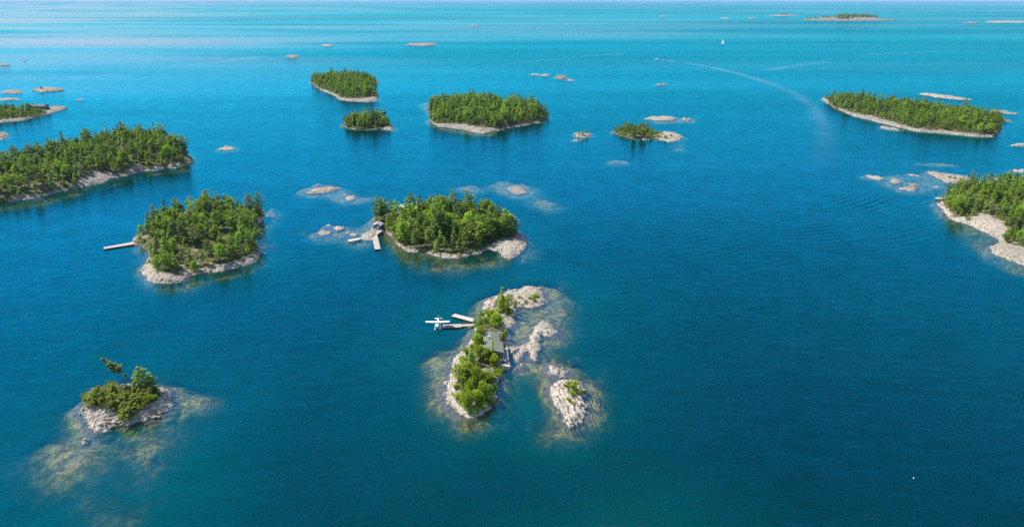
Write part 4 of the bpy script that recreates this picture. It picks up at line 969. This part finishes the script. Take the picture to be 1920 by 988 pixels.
for c in allr:
    P = c.poly; per = int(np.hypot(*(np.roll(P, -1, 0) - P).T).sum() * (1.1 if c.z < 300 else 0.5))
    xs = []; ys = []
    for _ in range(per):
        i = random.randrange(len(P)); t = random.random(); q = P[i] * (1 - t) + P[(i + 1) % len(P)] * t
        xs.append(q[0] + random.gauss(0, 1.3)); ys.append(q[1] + random.gauss(0, 1.3))
    xs = np.array(xs); ys = np.array(ys); hh = total_height(xs, ys)
    for x, y, z in zip(xs, ys, hh):
        if -0.5 < z < 1.5 and abs(x) < depth_at(x, y) * .78: items.append((x, y, z + .05, random.choice((.25, .3, .4, .5, .7)) * (1 if c.z < 300 else 1.25), random.random()))
rubble(items, 'shore_stones', 'loose pale stones along the waterlines of the islands')

# ------------------------------------------------------------------ docks
def lerp(a, b, t): return (a[0] + (b[0] - a[0]) * t, a[1] + (b[1] - a[1]) * t)
def dock(px, label, mat='deck', z=0.55, name='dock', planks=True, pitch=0.30, piles=True, thick=0.30):
    """corner pixels a,b (one end) d,c (other end) as seen at deck height"""
    a, b_, c, d = [g(p[0], p[1], z) for p in px]; cx = (a[0] + c[0]) / 2; cy = (a[1] + c[1]) / 2
    e = empty(name, (cx, cy, 0), 0, label=label, cat='dock')
    a, b_, c, d = [(p[0] - cx, p[1] - cy) for p in (a, b_, c, d)]
    f = MB(); f.prism([lerp(a, c, .02), lerp(b_, d, .02), lerp(c, a, .02), lerp(d, b_, .02)], z - thick, z - 0.05); f.build('frame', M['deckdark'], e)
    L = math.dist(a, d); n = max(3, int(L / pitch)); pm = MB()
    for i in range(n):
        t0 = (i + .06) / n; t1 = (i + .94) / n; dz = random.uniform(-.008, .008)
        pm.prism([lerp(a, d, t0), lerp(b_, c, t0), lerp(b_, c, t1), lerp(a, d, t1)], z - .05 + dz, z + dz)
    o = pm.build('planking', M[mat], e); o['kind'] = 'stuff'
    if piles:
        m = max(2, int(L / 3.5))
        for i in range(m + 1):
            for s in (.04, .96):
                q = lerp(lerp(a, d, min(.98, max(.02, i / m))), lerp(b_, c, min(.98, max(.02, i / m))), s)
                p = MB(); p.tube([(q[0], q[1], -2.5), (q[0], q[1], z - .052)], .11, 7); p.build('pile', M['deckdark'], e)
    return e
dock([(846,592.3),(853,588),(889,597.2),(886,603)], 'pale angled dock above the floatplane dock of the cottage', 'deckpale', 0.6)
dock([(829,614.6),(829,608.6),(865,607),(865,613.2)], 'wide weathered dock section beside the floatplane', 'deck', 0.55)
dock([(865.3,612),(865.3,608),(888,606.6),(888,610.6)], 'narrow gangway dock joining the floatplane dock to shore', 'deck', 0.55)
dock([(194.5,467),(194,463.5),(255,452.5),(257,457)], 'long thin plank dock of the left wooded island', 'deck', 0.6)
dock([(653.5,453.5),(652.5,449.5),(674,446),(677,448.5)], 'short low dock pointing left from the central island', 'deckpale', 0.6)
dock([(702.5,467.5),(713.5,467.0),(709,447),(698.5,448)], 'broad plank dock running towards the viewer from the boathouse', 'deck', 0.7)
dock([(698.5,447.5),(709,446.7),(705.5,437.5),(697,440.5)], 'ramp section between the broad dock and the boathouse rocks', 'deckpale', 0.75)
dock([(1753.5,373.2),(1754,370),(1779,370.2),(1779,373.8)], 'short dock on the left tip of the right hand island', 'deck', 0.7)
# footbridge from the ramp to the boathouse
dock([(697,440.3),(703,443),(717,432.6),(711,430.5)], 'narrow boardwalk in front of the boathouse', 'deck', 0.8, name='boardwalk', pitch=.25)

# ------------------------------------------------------------------ kayak on the dock
def hull(mb, L, W, Hh, z=0.0, n=13, k=10, flat=0.0, bow=1.6, rocker=0.1):
    rs = []
    for i in range(n):
        t = i / (n - 1); s = (1 - abs(2 * t - 1) ** bow) ** .8 * .97 + .03; y = (t - .5) * L; lift = rocker * abs(2 * t - 1) ** 3
        rs.append([(W / 2 * s * math.cos(a), y, z + lift + Hh / 2 + Hh / 2 * s ** .4 * math.sin(a) * (1 if math.sin(a) < 0 else (1 - flat))) for a in [2 * math.pi * j / k for j in range(k)]])
    mb.rings(rs)
q = g(840.5, 611.3, .6); e = empty('kayak', (q[0], q[1], .56), R(90), label='slim slate blue kayak lying lengthwise on the floatplane dock', cat='kayak')
b = MB(); hull(b, 4.4, .62, .34); b.build('hull', M['slate'], e, True)
b = MB(); b.rings([[(math.cos(a) * .19 * s, math.sin(a) * .42 * s, zz) for a in [j * .628 for j in range(10)]] for s, zz in ((1, .30), (1.08, .37), (.85, .37), (.8, .34))]); b.build('cockpit_rim', M['black'], e)
# boat moored on the right hand dock
q = g(1762, 369, 1.0); e = empty('rowing_boat', (q[0], q[1], .72), R(88), label='dark little boat lying on the end of the right hand dock', cat='boat')
b = MB(); hull(b, 3.6, 1.3, .5); b.build('hull', M['slate'], e, True)
b = MB(); b.box((0, -.5, .50), (1.0, .25, .05)); b.box((0, .6, .50), (1.0, .25, .05)); b.build('seat', M['deck'], e)

# ------------------------------------------------------------------ floatplane
def floatplane():
    q = g(821.3, 613.5); e = empty('floatplane', (q[0], q[1], 0.0), R(2), label='white high wing floatplane moored at the outer end of the dock', cat='floatplane')
    e.scale = (.88, .88, .88)   # nose towards -Y
    b = MB(); rs = []
    for y, w, h, zc in ((-3.6, .55, .6, 1.95), (-3.3, .95, .95, 1.95), (-2.3, 1.15, 1.15, 1.95), (-1.4, 1.25, 1.35, 2.05), (-.6, 1.3, 1.75, 2.2), (1.0, 1.25, 1.7, 2.2), (2.2, .95, 1.25, 2.2), (3.6, .6, .8, 2.25), (5.0, .25, .4, 2.35)):
        rs.append([(w / 2 * (abs(math.cos(a)) ** .7) * (1 if math.cos(a) > 0 else -1), y, zc + h / 2 * (abs(math.sin(a)) ** .7) * (1 if math.sin(a) > 0 else -1)) for a in [2 * math.pi * j / 14 for j in range(14)]])
    b.rings(rs); b.build('fuselage', M['white'], e, True)
    b = MB()
    def foil(mb, x0, x1, yc0, yc1, c0, c1, z0, z1, th=.12):
        rs = []
        for x, yc, c, z in ((x0, yc0, c0, z0), (x1, yc1, c1, z1)):
            rs.append([(x, yc + c * u, z + c * th * v) for u, v in ((-.5, 0), (-.42, .55), (-.2, 1), (.1, .8), (.5, 0), (.1, -.15), (-.3, -.25))])
        mb.rings(rs)
    foil(b, -5.5, -1.6, -.55, -.7, 1.35, 1.65, 3.25, 3.12); foil(b, -1.6, 1.6, -.7, -.7, 1.65, 1.65, 3.12, 3.12); foil(b, 1.6, 5.5, -.7, -.55, 1.65, 1.35, 3.12, 3.25)
    b.build('wing', M['white'], e)
    for s in (-1, 1):
        b = MB(); foil(b, s * 5.5, s * 5.62, -.55, -.5, 1.35, .9, 3.25, 3.26); b.build('wing_tip', M['floatgrey'], e)
        b = MB(); b.tube([(s * .6, -.7, 1.6), (s * 2.9, -.8, 3.12)], .05, 5); b.build('wing_strut', M['white'], e)
        b = MB(); foil(b, s * .1, s * 1.75, 4.5, 4.6, 1.0, .7, 2.42, 2.42); b.build('tailplane', M['white'], e)
        f = MB(); rs = []
        for y, w, h, zc in ((-3.9, .12, .12, .62), (-3.5, .45, .42, .5), (-2.6, .68, .62, .40), (-1.0, .74, .72, .34), (.6, .72, .70, .33), (.65, .66, .5, .42), (2.0, .5, .42, .48), (3.1, .18, .22, .58)):
            rs.append([(s * 1.15 + w / 2 * math.cos(a), y, zc + h / 2 * math.sin(a)) for a in [2 * math.pi * j / 10 for j in range(10)]])
        f.rings(rs); fo = f.build('float', M['floatgrey'], e, True)
        b = MB()
        for y in (-1.9, .3): b.tube([(s * 1.1, y, .65), (s * .5, y + .1, 1.55)], .05, 5)
        b.tube([(s * 1.1, -1.9, .65), (s * .5, .2, 1.5)], .03, 5); b.build('float_strut', M['white'], e)
    b = MB()
    for y in (-1.9, .3): b.tube([(-1.1, y, .62), (1.1, y, .62)], .05, 5)
    b.build('spreader_bar', M['white'], e)
    b = MB(); rs = []
    for z, c, yc in ((2.4, 1.5, 4.1), (3.0, 1.1, 4.5), (3.9, .6, 4.85)): rs.append([(.06 * v, yc + c * u, z) for u, v in ((-.5, 0), (-.2, 1), (.5, 0), (-.2, -1))])
    b.rings(rs); b.build('tail_fin', M['floatgrey'], e)
    b = MB(); b.rings([[(-.52, -1.5, 2.5), (.52, -1.5, 2.5), (.56, -.95, 2.5), (-.56, -.95, 2.5)], [(-.42, -1.05, 3.0), (.42, -1.05, 3.0), (.48, -.85, 3.0), (-.48, -.85, 3.0)]]); b.build('windscreen', M['glass'], e)
    for s in (-1, 1):
        b = MB(); b.box((s * .645, .1, 2.62), (.03, 1.3, .42)); b.build('side_window', M['glass'], e)
    b = MB(); b.box((0, -3.72, 1.95), (2.0, .05, .14)); b.build('propeller', M['black'], e)
    b = MB(); b.tube([(0, -3.6, 1.95), (0, -3.78, 1.95), (0, -3.95, 1.95)], [.2, .16, .03], 8); b.build('spinner', M['metal'], e)
    for s in (-1, 1):
        b = MB(); b.box((s * .66, 1.6, 2.2), (.02, 2.6, .12)); b.build('stripe', M['red'], e)
floatplane()

# ------------------------------------------------------------------ houses
def gable(e, w, l, wallh, rise, over, wall, roof, cx=0.0, cy=0.0, z0=0.0, windows=(), name='wall', door=None):
    """gable house, ridge along local y"""
    b = MB(); hw, hl = w / 2, l / 2
    b.poly([(cx - hw, cy - hl, z0), (cx + hw, cy - hl, z0), (cx + hw, cy + hl, z0), (cx - hw, cy + hl, z0), (cx - hw, cy - hl, z0 + wallh), (cx + hw, cy - hl, z0 + wallh), (cx + hw, cy + hl, z0 + wallh), (cx - hw, cy + hl, z0 + wallh),
            (cx, cy - hl, z0 + wallh + rise), (cx, cy + hl, z0 + wallh + rise)], [(0, 1, 5, 8, 4), (1, 2, 6, 5), (2, 3, 7, 9, 6), (3, 0, 4, 7), (5, 6, 9, 8), (7, 4, 8, 9), (3, 2, 1, 0)])
    b.build(name, M[wall], e)
    b = MB(); t = .16; k = rise / hw
    for s in (-1, 1):
        xo = s * (hw + over); zo = z0 + wallh - over * k + .04; zr = z0 + wallh + rise + .04; y0, y1 = cy - hl - over, cy + hl + over
        A = [(cx, y0, zr), (cx + xo, y0, zo), (cx + xo, y1, zo), (cx, y1, zr)]
        b.poly(A + [(p[0], p[1], p[2] + t) for p in A], [(0, 1, 2, 3), (4, 5, 6, 7), (0, 1, 5, 4), (1, 2, 6, 5), (2, 3, 7, 6), (3, 0, 4, 7)])
    ro = b.build('roof', M[roof], e)
    b = MB(); b.tube([(cx, cy - hl - over + .02, z0 + wallh + rise + .2), (cx, cy + hl + over - .02, z0 + wallh + rise + .2)], .07, 6); b.build('ridge_cap', M[roof], ro)
    for (side, u, zc, ww, wh) in windows:
        fr = MB(); gl_ = MB()
        if side in 'fb':
            y = cy + (-hl if side == 'f' else hl); s = -1 if side == 'f' else 1
            fr.box((cx + u, y + s * .03, z0 + zc), (ww + .16, .06, wh + .16)); gl_.box((cx + u, y + s * .075, z0 + zc), (ww, .03, wh))
        else:
            x = cx + (-hw if side == 'l' else hw); s = -1 if side == 'l' else 1
            fr.box((x + s * .03, cy + u, z0 + zc), (.06, ww + .16, wh + .16)); gl_.box((x + s * .075, cy + u, z0 + zc), (.03, ww, wh))
        f_ = fr.build('window', M['white'], e); gl_.build('pane', M['glass'], f_)
    if door:
        u, dw, dh = door; b = MB(); b.box((cx + u, cy - hl - .04, z0 + dh / 2), (dw, .08, dh)); d_ = b.build('door', M['white'], e)
        b = MB(); b.box((cx + u + dw * .35, cy - hl - .11, z0 + 1.0), (.06, .06, .12)); b.build('handle', M['metal'], d_)
    return ro
def at_roof(px, py, z): return g(px, py, z)
# cottage: roof eaves about 4.4 m over the lake
fl = 1.9
p = g(922, 642, 4.8)
e = empty('cottage', (p[0], p[1], fl), R(3.5), label='brown cottage with a broad grey green roof and railed deck on the narrow island', cat='cottage')
b = MB(); b.box((0.3, 0, -1.0), (6.6, 15, 2.0)); b.box((.6, -3.8, -1.01), (8.0, 8.2, 2.02)); b.build('foundation', M['concrete'], e)
gable(e, 5.2, 8.0, 2.5, .75, .45, 'sidingdark', 'shingle', 0.0, 4.2, 0, [('r', 0, 1.5, 1.4, 1.0), ('r', 2.4, 1.5, 1.0, 1.0), ('l', 0, 1.5, 1.4, 1.0), ('b', 0, 1.5, 1.4, 1.0)])
gable(e, 7.2, 7.4, 2.6, .85, .5, 'sidingdark', 'shingle', 0.1, -3.6, 0, [('f', -1.9, 1.45, 1.5, 1.2), ('f', 2.0, 1.45, 1.8, 1.5), ('r', -1.5, 1.4, 1.8, 1.5), ('r', 1.6, 1.4, 1.2, 1.2), ('l', 0, 1.5, 1.6, 1.0)], door=(0.1, .95, 2.05))
b = MB(); b.box((-.9, 2.4, 3.6), (.6, .6, 1.6)); b.build('chimney', M['concrete'], e)
# wrap-around deck right and front
dk = MB()
for i in range(int(2.0 / .2)): dk.box((4.72 - 1.0 + .05 + i * .2 + .55, -3.6, .02), (.18, 9.0, .06))
for i in range(int(1.9 / .2)): dk.box((1.3, -7.35 - .15 - i * .2, .02), (7.0, .18, .06))
o = dk.build('deck_boards', M['deck'], e); o['kind'] = 'stuff'
b = MB(); b.box((4.75, -3.6, -.16), (1.9, 8.9, .24)); b.box((1.3, -8.4, -.16), (6.9, 1.8, .24))
for x, y in ((5.6, .6), (5.6, -4), (5.6, -9.2), (1.5, -9.2), (-2, -9.2)): b.box((x, y, -1.1), (.18, .18, 1.7))
b.build('deck_frame', M['deckdark'], e)
b = MB()
rail = [((5.65, .8), (5.65, -9.25)), ((5.65, -9.25), (-2.1, -9.25))]
for (a, c_) in rail:
    for zz in (.5, 1.0): b.tube([(a[0], a[1], zz), (c_[0], c_[1], zz)], .05, 4)
b.build('railing', M['white'], e)
for (a, c_) in rail:
    for i in range(6):
        t = i / 5.5; q = lerp(a, c_, t); b = MB(); b.box((q[0], q[1], .53), (.1, .1, 1.0)); b.build('rail_post', M['white'], e)
for x, y in ((4.8, -5.2), (2.6, -8.4)):
    b = MB(); b.box((x, y, .42), (.6, .6, .08)); b.box((x + .26, y, .75), (.07, .6, .6))
    for sx in (-.22, .22):
        for sy in (-.22, .22): b.box((x + sx, y + sy, .22), (.06, .06, .33))
    o = b.build('deck_chair', M['deckpale']); o.matrix_world = Matrix.Translation(e.location) @ Matrix.Rotation(R(3.5), 4, 'Z')
    tag(o, 'pale chair on the %s deck of the cottage' % ('side' if x > 4 else 'front'), 'chair', 'chairs on the cottage deck')
# patio slab below the deck
P4 = [g(935.5, 670.5, 1.1), g(953.5, 670.5, 1.1), g(957, 686.3, 1.1), g(936.5, 687, 1.1)]
cx = sum(p[0] for p in P4) / 4; cy = sum(p[1] for p in P4) / 4
e = empty('patio', (cx, cy, 0), 0, label='pale square patio slab at the water edge below the cottage deck', cat='patio')
b = MB(); b.prism([(p[0] - cx, p[1] - cy) for p in P4], -.6, 1.0); b.build('retaining_wall', M['concrete'], e)
b = MB(); n = 16
for i in range(n):
    t0, t1 = (i + .04) / n, (i + .96) / n; q = [(p[0] - cx, p[1] - cy) for p in P4]
    b.prism([lerp(q[0], q[3], t0), lerp(q[1], q[2], t0), lerp(q[1], q[2], t1), lerp(q[0], q[3], t1)], 1.003, 1.06)
o = b.build('decking', M['deckpale'], e); o['kind'] = 'stuff'
# cabin
p = g(911, 698, 4.0); z = max(1.2, hgt(*p) - .2)
e = empty('cabin', (p[0], p[1], z), R(2), label='small cabin with a low grey green roof half hidden by leafy trees', cat='cabin')
gable(e, 4.4, 5.4, 2.2, .55, .35, 'sidingdark', 'shingle', 0, 0, 0, [('r', 0, 1.3, 1.2, .8), ('f', -1.1, 1.3, .9, .8)], door=(.8, .9, 1.95))
b = MB(); b.box((0, 0, -.6), (4.6, 5.6, 1.2)); b.build('foundation', M['concrete'], e)
# boathouse
p = g(708.5, 431, 0); e = empty('boathouse', (p[0], p[1] + 1.0, .7), R(-4), label='small grey gabled boathouse with blue grey front on the central island tip', cat='boathouse')
gable(e, 4.6, 5.0, 2.3, 1.1, .35, 'sidingblue', 'shinglegrey', 0, 0, 0, [('f', -1.3, 1.3, .7, .7), ('r', 0, 1.3, 1.0, .7)], door=(.6, 1.0, 1.95))
b = MB(); b.box((0, 0, -.6), (4.9, 5.3, 1.2)); b.build('foundation', M['concrete'], e)
# pale cottage seen through the trees behind
p = g(756, 403, 0); e = empty('cottage', (p[0], p[1], hgt(*p)), R(25), label='pale cottage gable showing between the trees at the back of the central island', cat='cottage')
gable(e, 4.5, 6.0, 2.8, 1.2, .3, 'concrete', 'shinglegrey', 0, 0, 0, [('f', -1.2, 2.2, .9, 1.4), ('f', 1.2, 2.2, .9, 1.4), ('l', 0, 2.0, 1.2, 1.2)])
# right island house
p = g(1856, 360, 0); z = hgt(*p); e = empty('cottage', (p[0], p[1], z), R(-80), label='dark roofed cottage hidden among trees on the right hand island', cat='cottage')
gable(e, 6.5, 12.0, 3.4, 1.8, .4, 'sidingdark', 'shingledark', 0, 0, 0, [('r', -2, 1.6, 1.4, 1.2), ('r', 2, 1.6, 1.4, 1.2)])
b = MB(); b.box((-1, 4.2, 5.0), (1.6, 1.6, 2.0)); b.build('chimney', M['concrete'], e)
# upper left island house
p = g(75, 208.5, 0); z = max(1.2, hgt(*p)); e = empty('cottage', (p[0], p[1], z), R(82), label='long blue grey cottage on the island high at the left edge', cat='cottage')
gable(e, 8, 20.0, 3.6, 1.8, .5, 'sidingblue', 'shingledark', 0, 0, 0, [('l', u, 1.7, 1.8, 1.6) for u in (-7, -3, 1, 5)])
b = MB(); b.box((0, 0, -1.0), (8.4, 20.4, 2.0)); b.build('foundation', M['concrete'], e)
# white marker on the right tip of the central island
p = g(974, 439, 1.0); e = empty('marker_post', (p[0], p[1], max(.5, hgt(*p))), 0, label='white marker on a dark base at the right tip of the central island', cat='marker')
b = MB(); b.box((0, 0, .35), (1.0, 1.0, .7)); b.build('base', M['black'], e)
b = MB(); b.tube([(0, 0, .7), (0, 0, 1.5), (0, 0, 1.9)], [.55, .5, .15], 10); b.build('cap', M['white'], e)

# ------------------------------------------------------------------ boats on the open lake
p = g(1232, 112); e = empty('motorboat', (p[0], p[1], .05), R(68), label='white motorboat under way ahead of its long curving wake', cat='motorboat')
b = MB(); hull(b, 9.5, 2.9, 1.3, -.3, 13, 12, .5, 2.0, .35); b.build('hull', M['white'], e, True)
b = MB(); b.rings([[(-1.0, -1.2, .8), (1.0, -1.2, .8), (1.0, 1.6, .8), (-1.0, 1.6, .8)], [(-.8, -.8, 2.0), (.8, -.8, 2.0), (.8, .9, 2.0), (-.8, .9, 2.0)]]); b.build('cabin', M['white'], e)
b = MB(); b.rings([[(-.98, 1.62, .95), (.98, 1.62, .95), (.98, 1.7, .95), (-.98, 1.7, .95)], [(-.78, .95, 1.9), (.78, .95, 1.9), (.78, 1.02, 1.9), (-.78, 1.02, 1.9)]]); b.build('windscreen', M['glass'], e)
b = MB(); b.box((0, -4.7, .5), (.5, .6, 1.2)); b.build('outboard_motor', M['black'], e)
b = MB(); hull(b, 12, 3.6, .25, -.12, 9, 8); o = b.build('bow_foam', M['foam'], e, True)
p = g(1355, 82.5); e = empty('sailboat', (p[0], p[1], 0), R(42), label='small sailboat with a white sail raised in open water', cat='sailboat')
b = MB(); hull(b, 11, 3.2, 1.5, -.4, 13, 12, .6, 1.8, .3); b.build('hull', M['white'], e, True)
b = MB(); b.tube([(0, .8, .8), (0, .8, 13)], [.10, .06], 6); b.build('mast', M['metal'], e)
b = MB(); b.tube([(0, .8, 1.9), (0, -3.8, 1.9)], .07, 5); b.build('boom', M['metal'], e)
def sail(name, A, B, C, bulge):
    b = MB(); n = 6; V = []
    A, B, C = Vector(A), Vector(B), Vector(C)
    for th in (0, .03):
        for i in range(n + 1):
            t = i / n
            for j in range(n + 1):
                s = j / n; p0 = A.lerp(C, t); p1 = B.lerp(C, t); q = p0.lerp(p1, s); q.x += bulge * math.sin(math.pi * s) * (1 - t) + th; V.append(tuple(q))
    F = []; m = (n + 1) ** 2
    for i in range(n):
        for j in range(n): a = i * (n + 1) + j; F += [(a, a + 1, a + n + 2, a + n + 1), (m + a, m + a + n + 1, m + a + n + 2, m + a + 1)]
    b.poly(V, F); b.build(name, M['white'], e, True)
sail('mainsail', (0, .7, 2.0), (0, -3.7, 2.0), (0, .7, 12.6), .5); sail('jib', (0, 1.1, 1.8), (0, 5.0, 1.3), (0, 1.0, 11.0), .4)
b = MB(); b.box((0, -1.0, 1.25), (1.6, 2.6, .6)); b.build('cabin', M['white'], e)
p = g(1713, 896); e = empty('mooring_buoy', (p[0], p[1], 0), 0, label='tiny white mooring buoy alone in dark water at lower right', cat='buoy')
b = MB(); b.rings([[(math.cos(a) * r_ * .17, math.sin(a) * r_ * .17, z_ * .6) for a in [j * .785 for j in range(8)]] for r_, z_ in ((.3, -.22), (.85, -.1), (1, .08), (.85, .26), (.3, .38))]); b.build('float', M['white'], e, True)
b = MB(); b.tube([(0, 0, .36), (0, 0, .5)], .06, 6); b.build('ring', M['metal'], e)

_t = 0 and sum(sum(len(p.vertices) - 2 for p in o.data.polygons) if o.data.users == 1 else 0 for o in S.objects if o.type == 'MESH' and len(o.data.polygons) < 3000)
quads = sum(len(o.data.polygons) for o in S.objects if o.type == 'MESH' and o.data.users == 1)
print('OBJECTS', len(S.objects), 'faces', quads)

# ------------------------------------------------------------------ the air over the lake
hz = bpy.data.materials.new('haze'); hz.use_nodes = True; nt = hz.node_tree; nt.nodes.clear()
pv = nt.nodes.new('ShaderNodeVolumePrincipled'); pv.inputs['Color'].default_value = (0.45, 0.66, 1.0, 1)
pv.inputs['Density'].default_value = 2.5e-5; pv.inputs['Anisotropy'].default_value = 0.0
oo = nt.nodes.new('ShaderNodeOutputMaterial'); nt.links.new(pv.outputs[0], oo.inputs['Volume'])
b = MB(); b.prism([(-62000, -62000), (62000, -62000), (62000, 62000), (-62000, 62000)], -18.5, 128.0)
tag(b.build('haze', hz), kind='stuff')
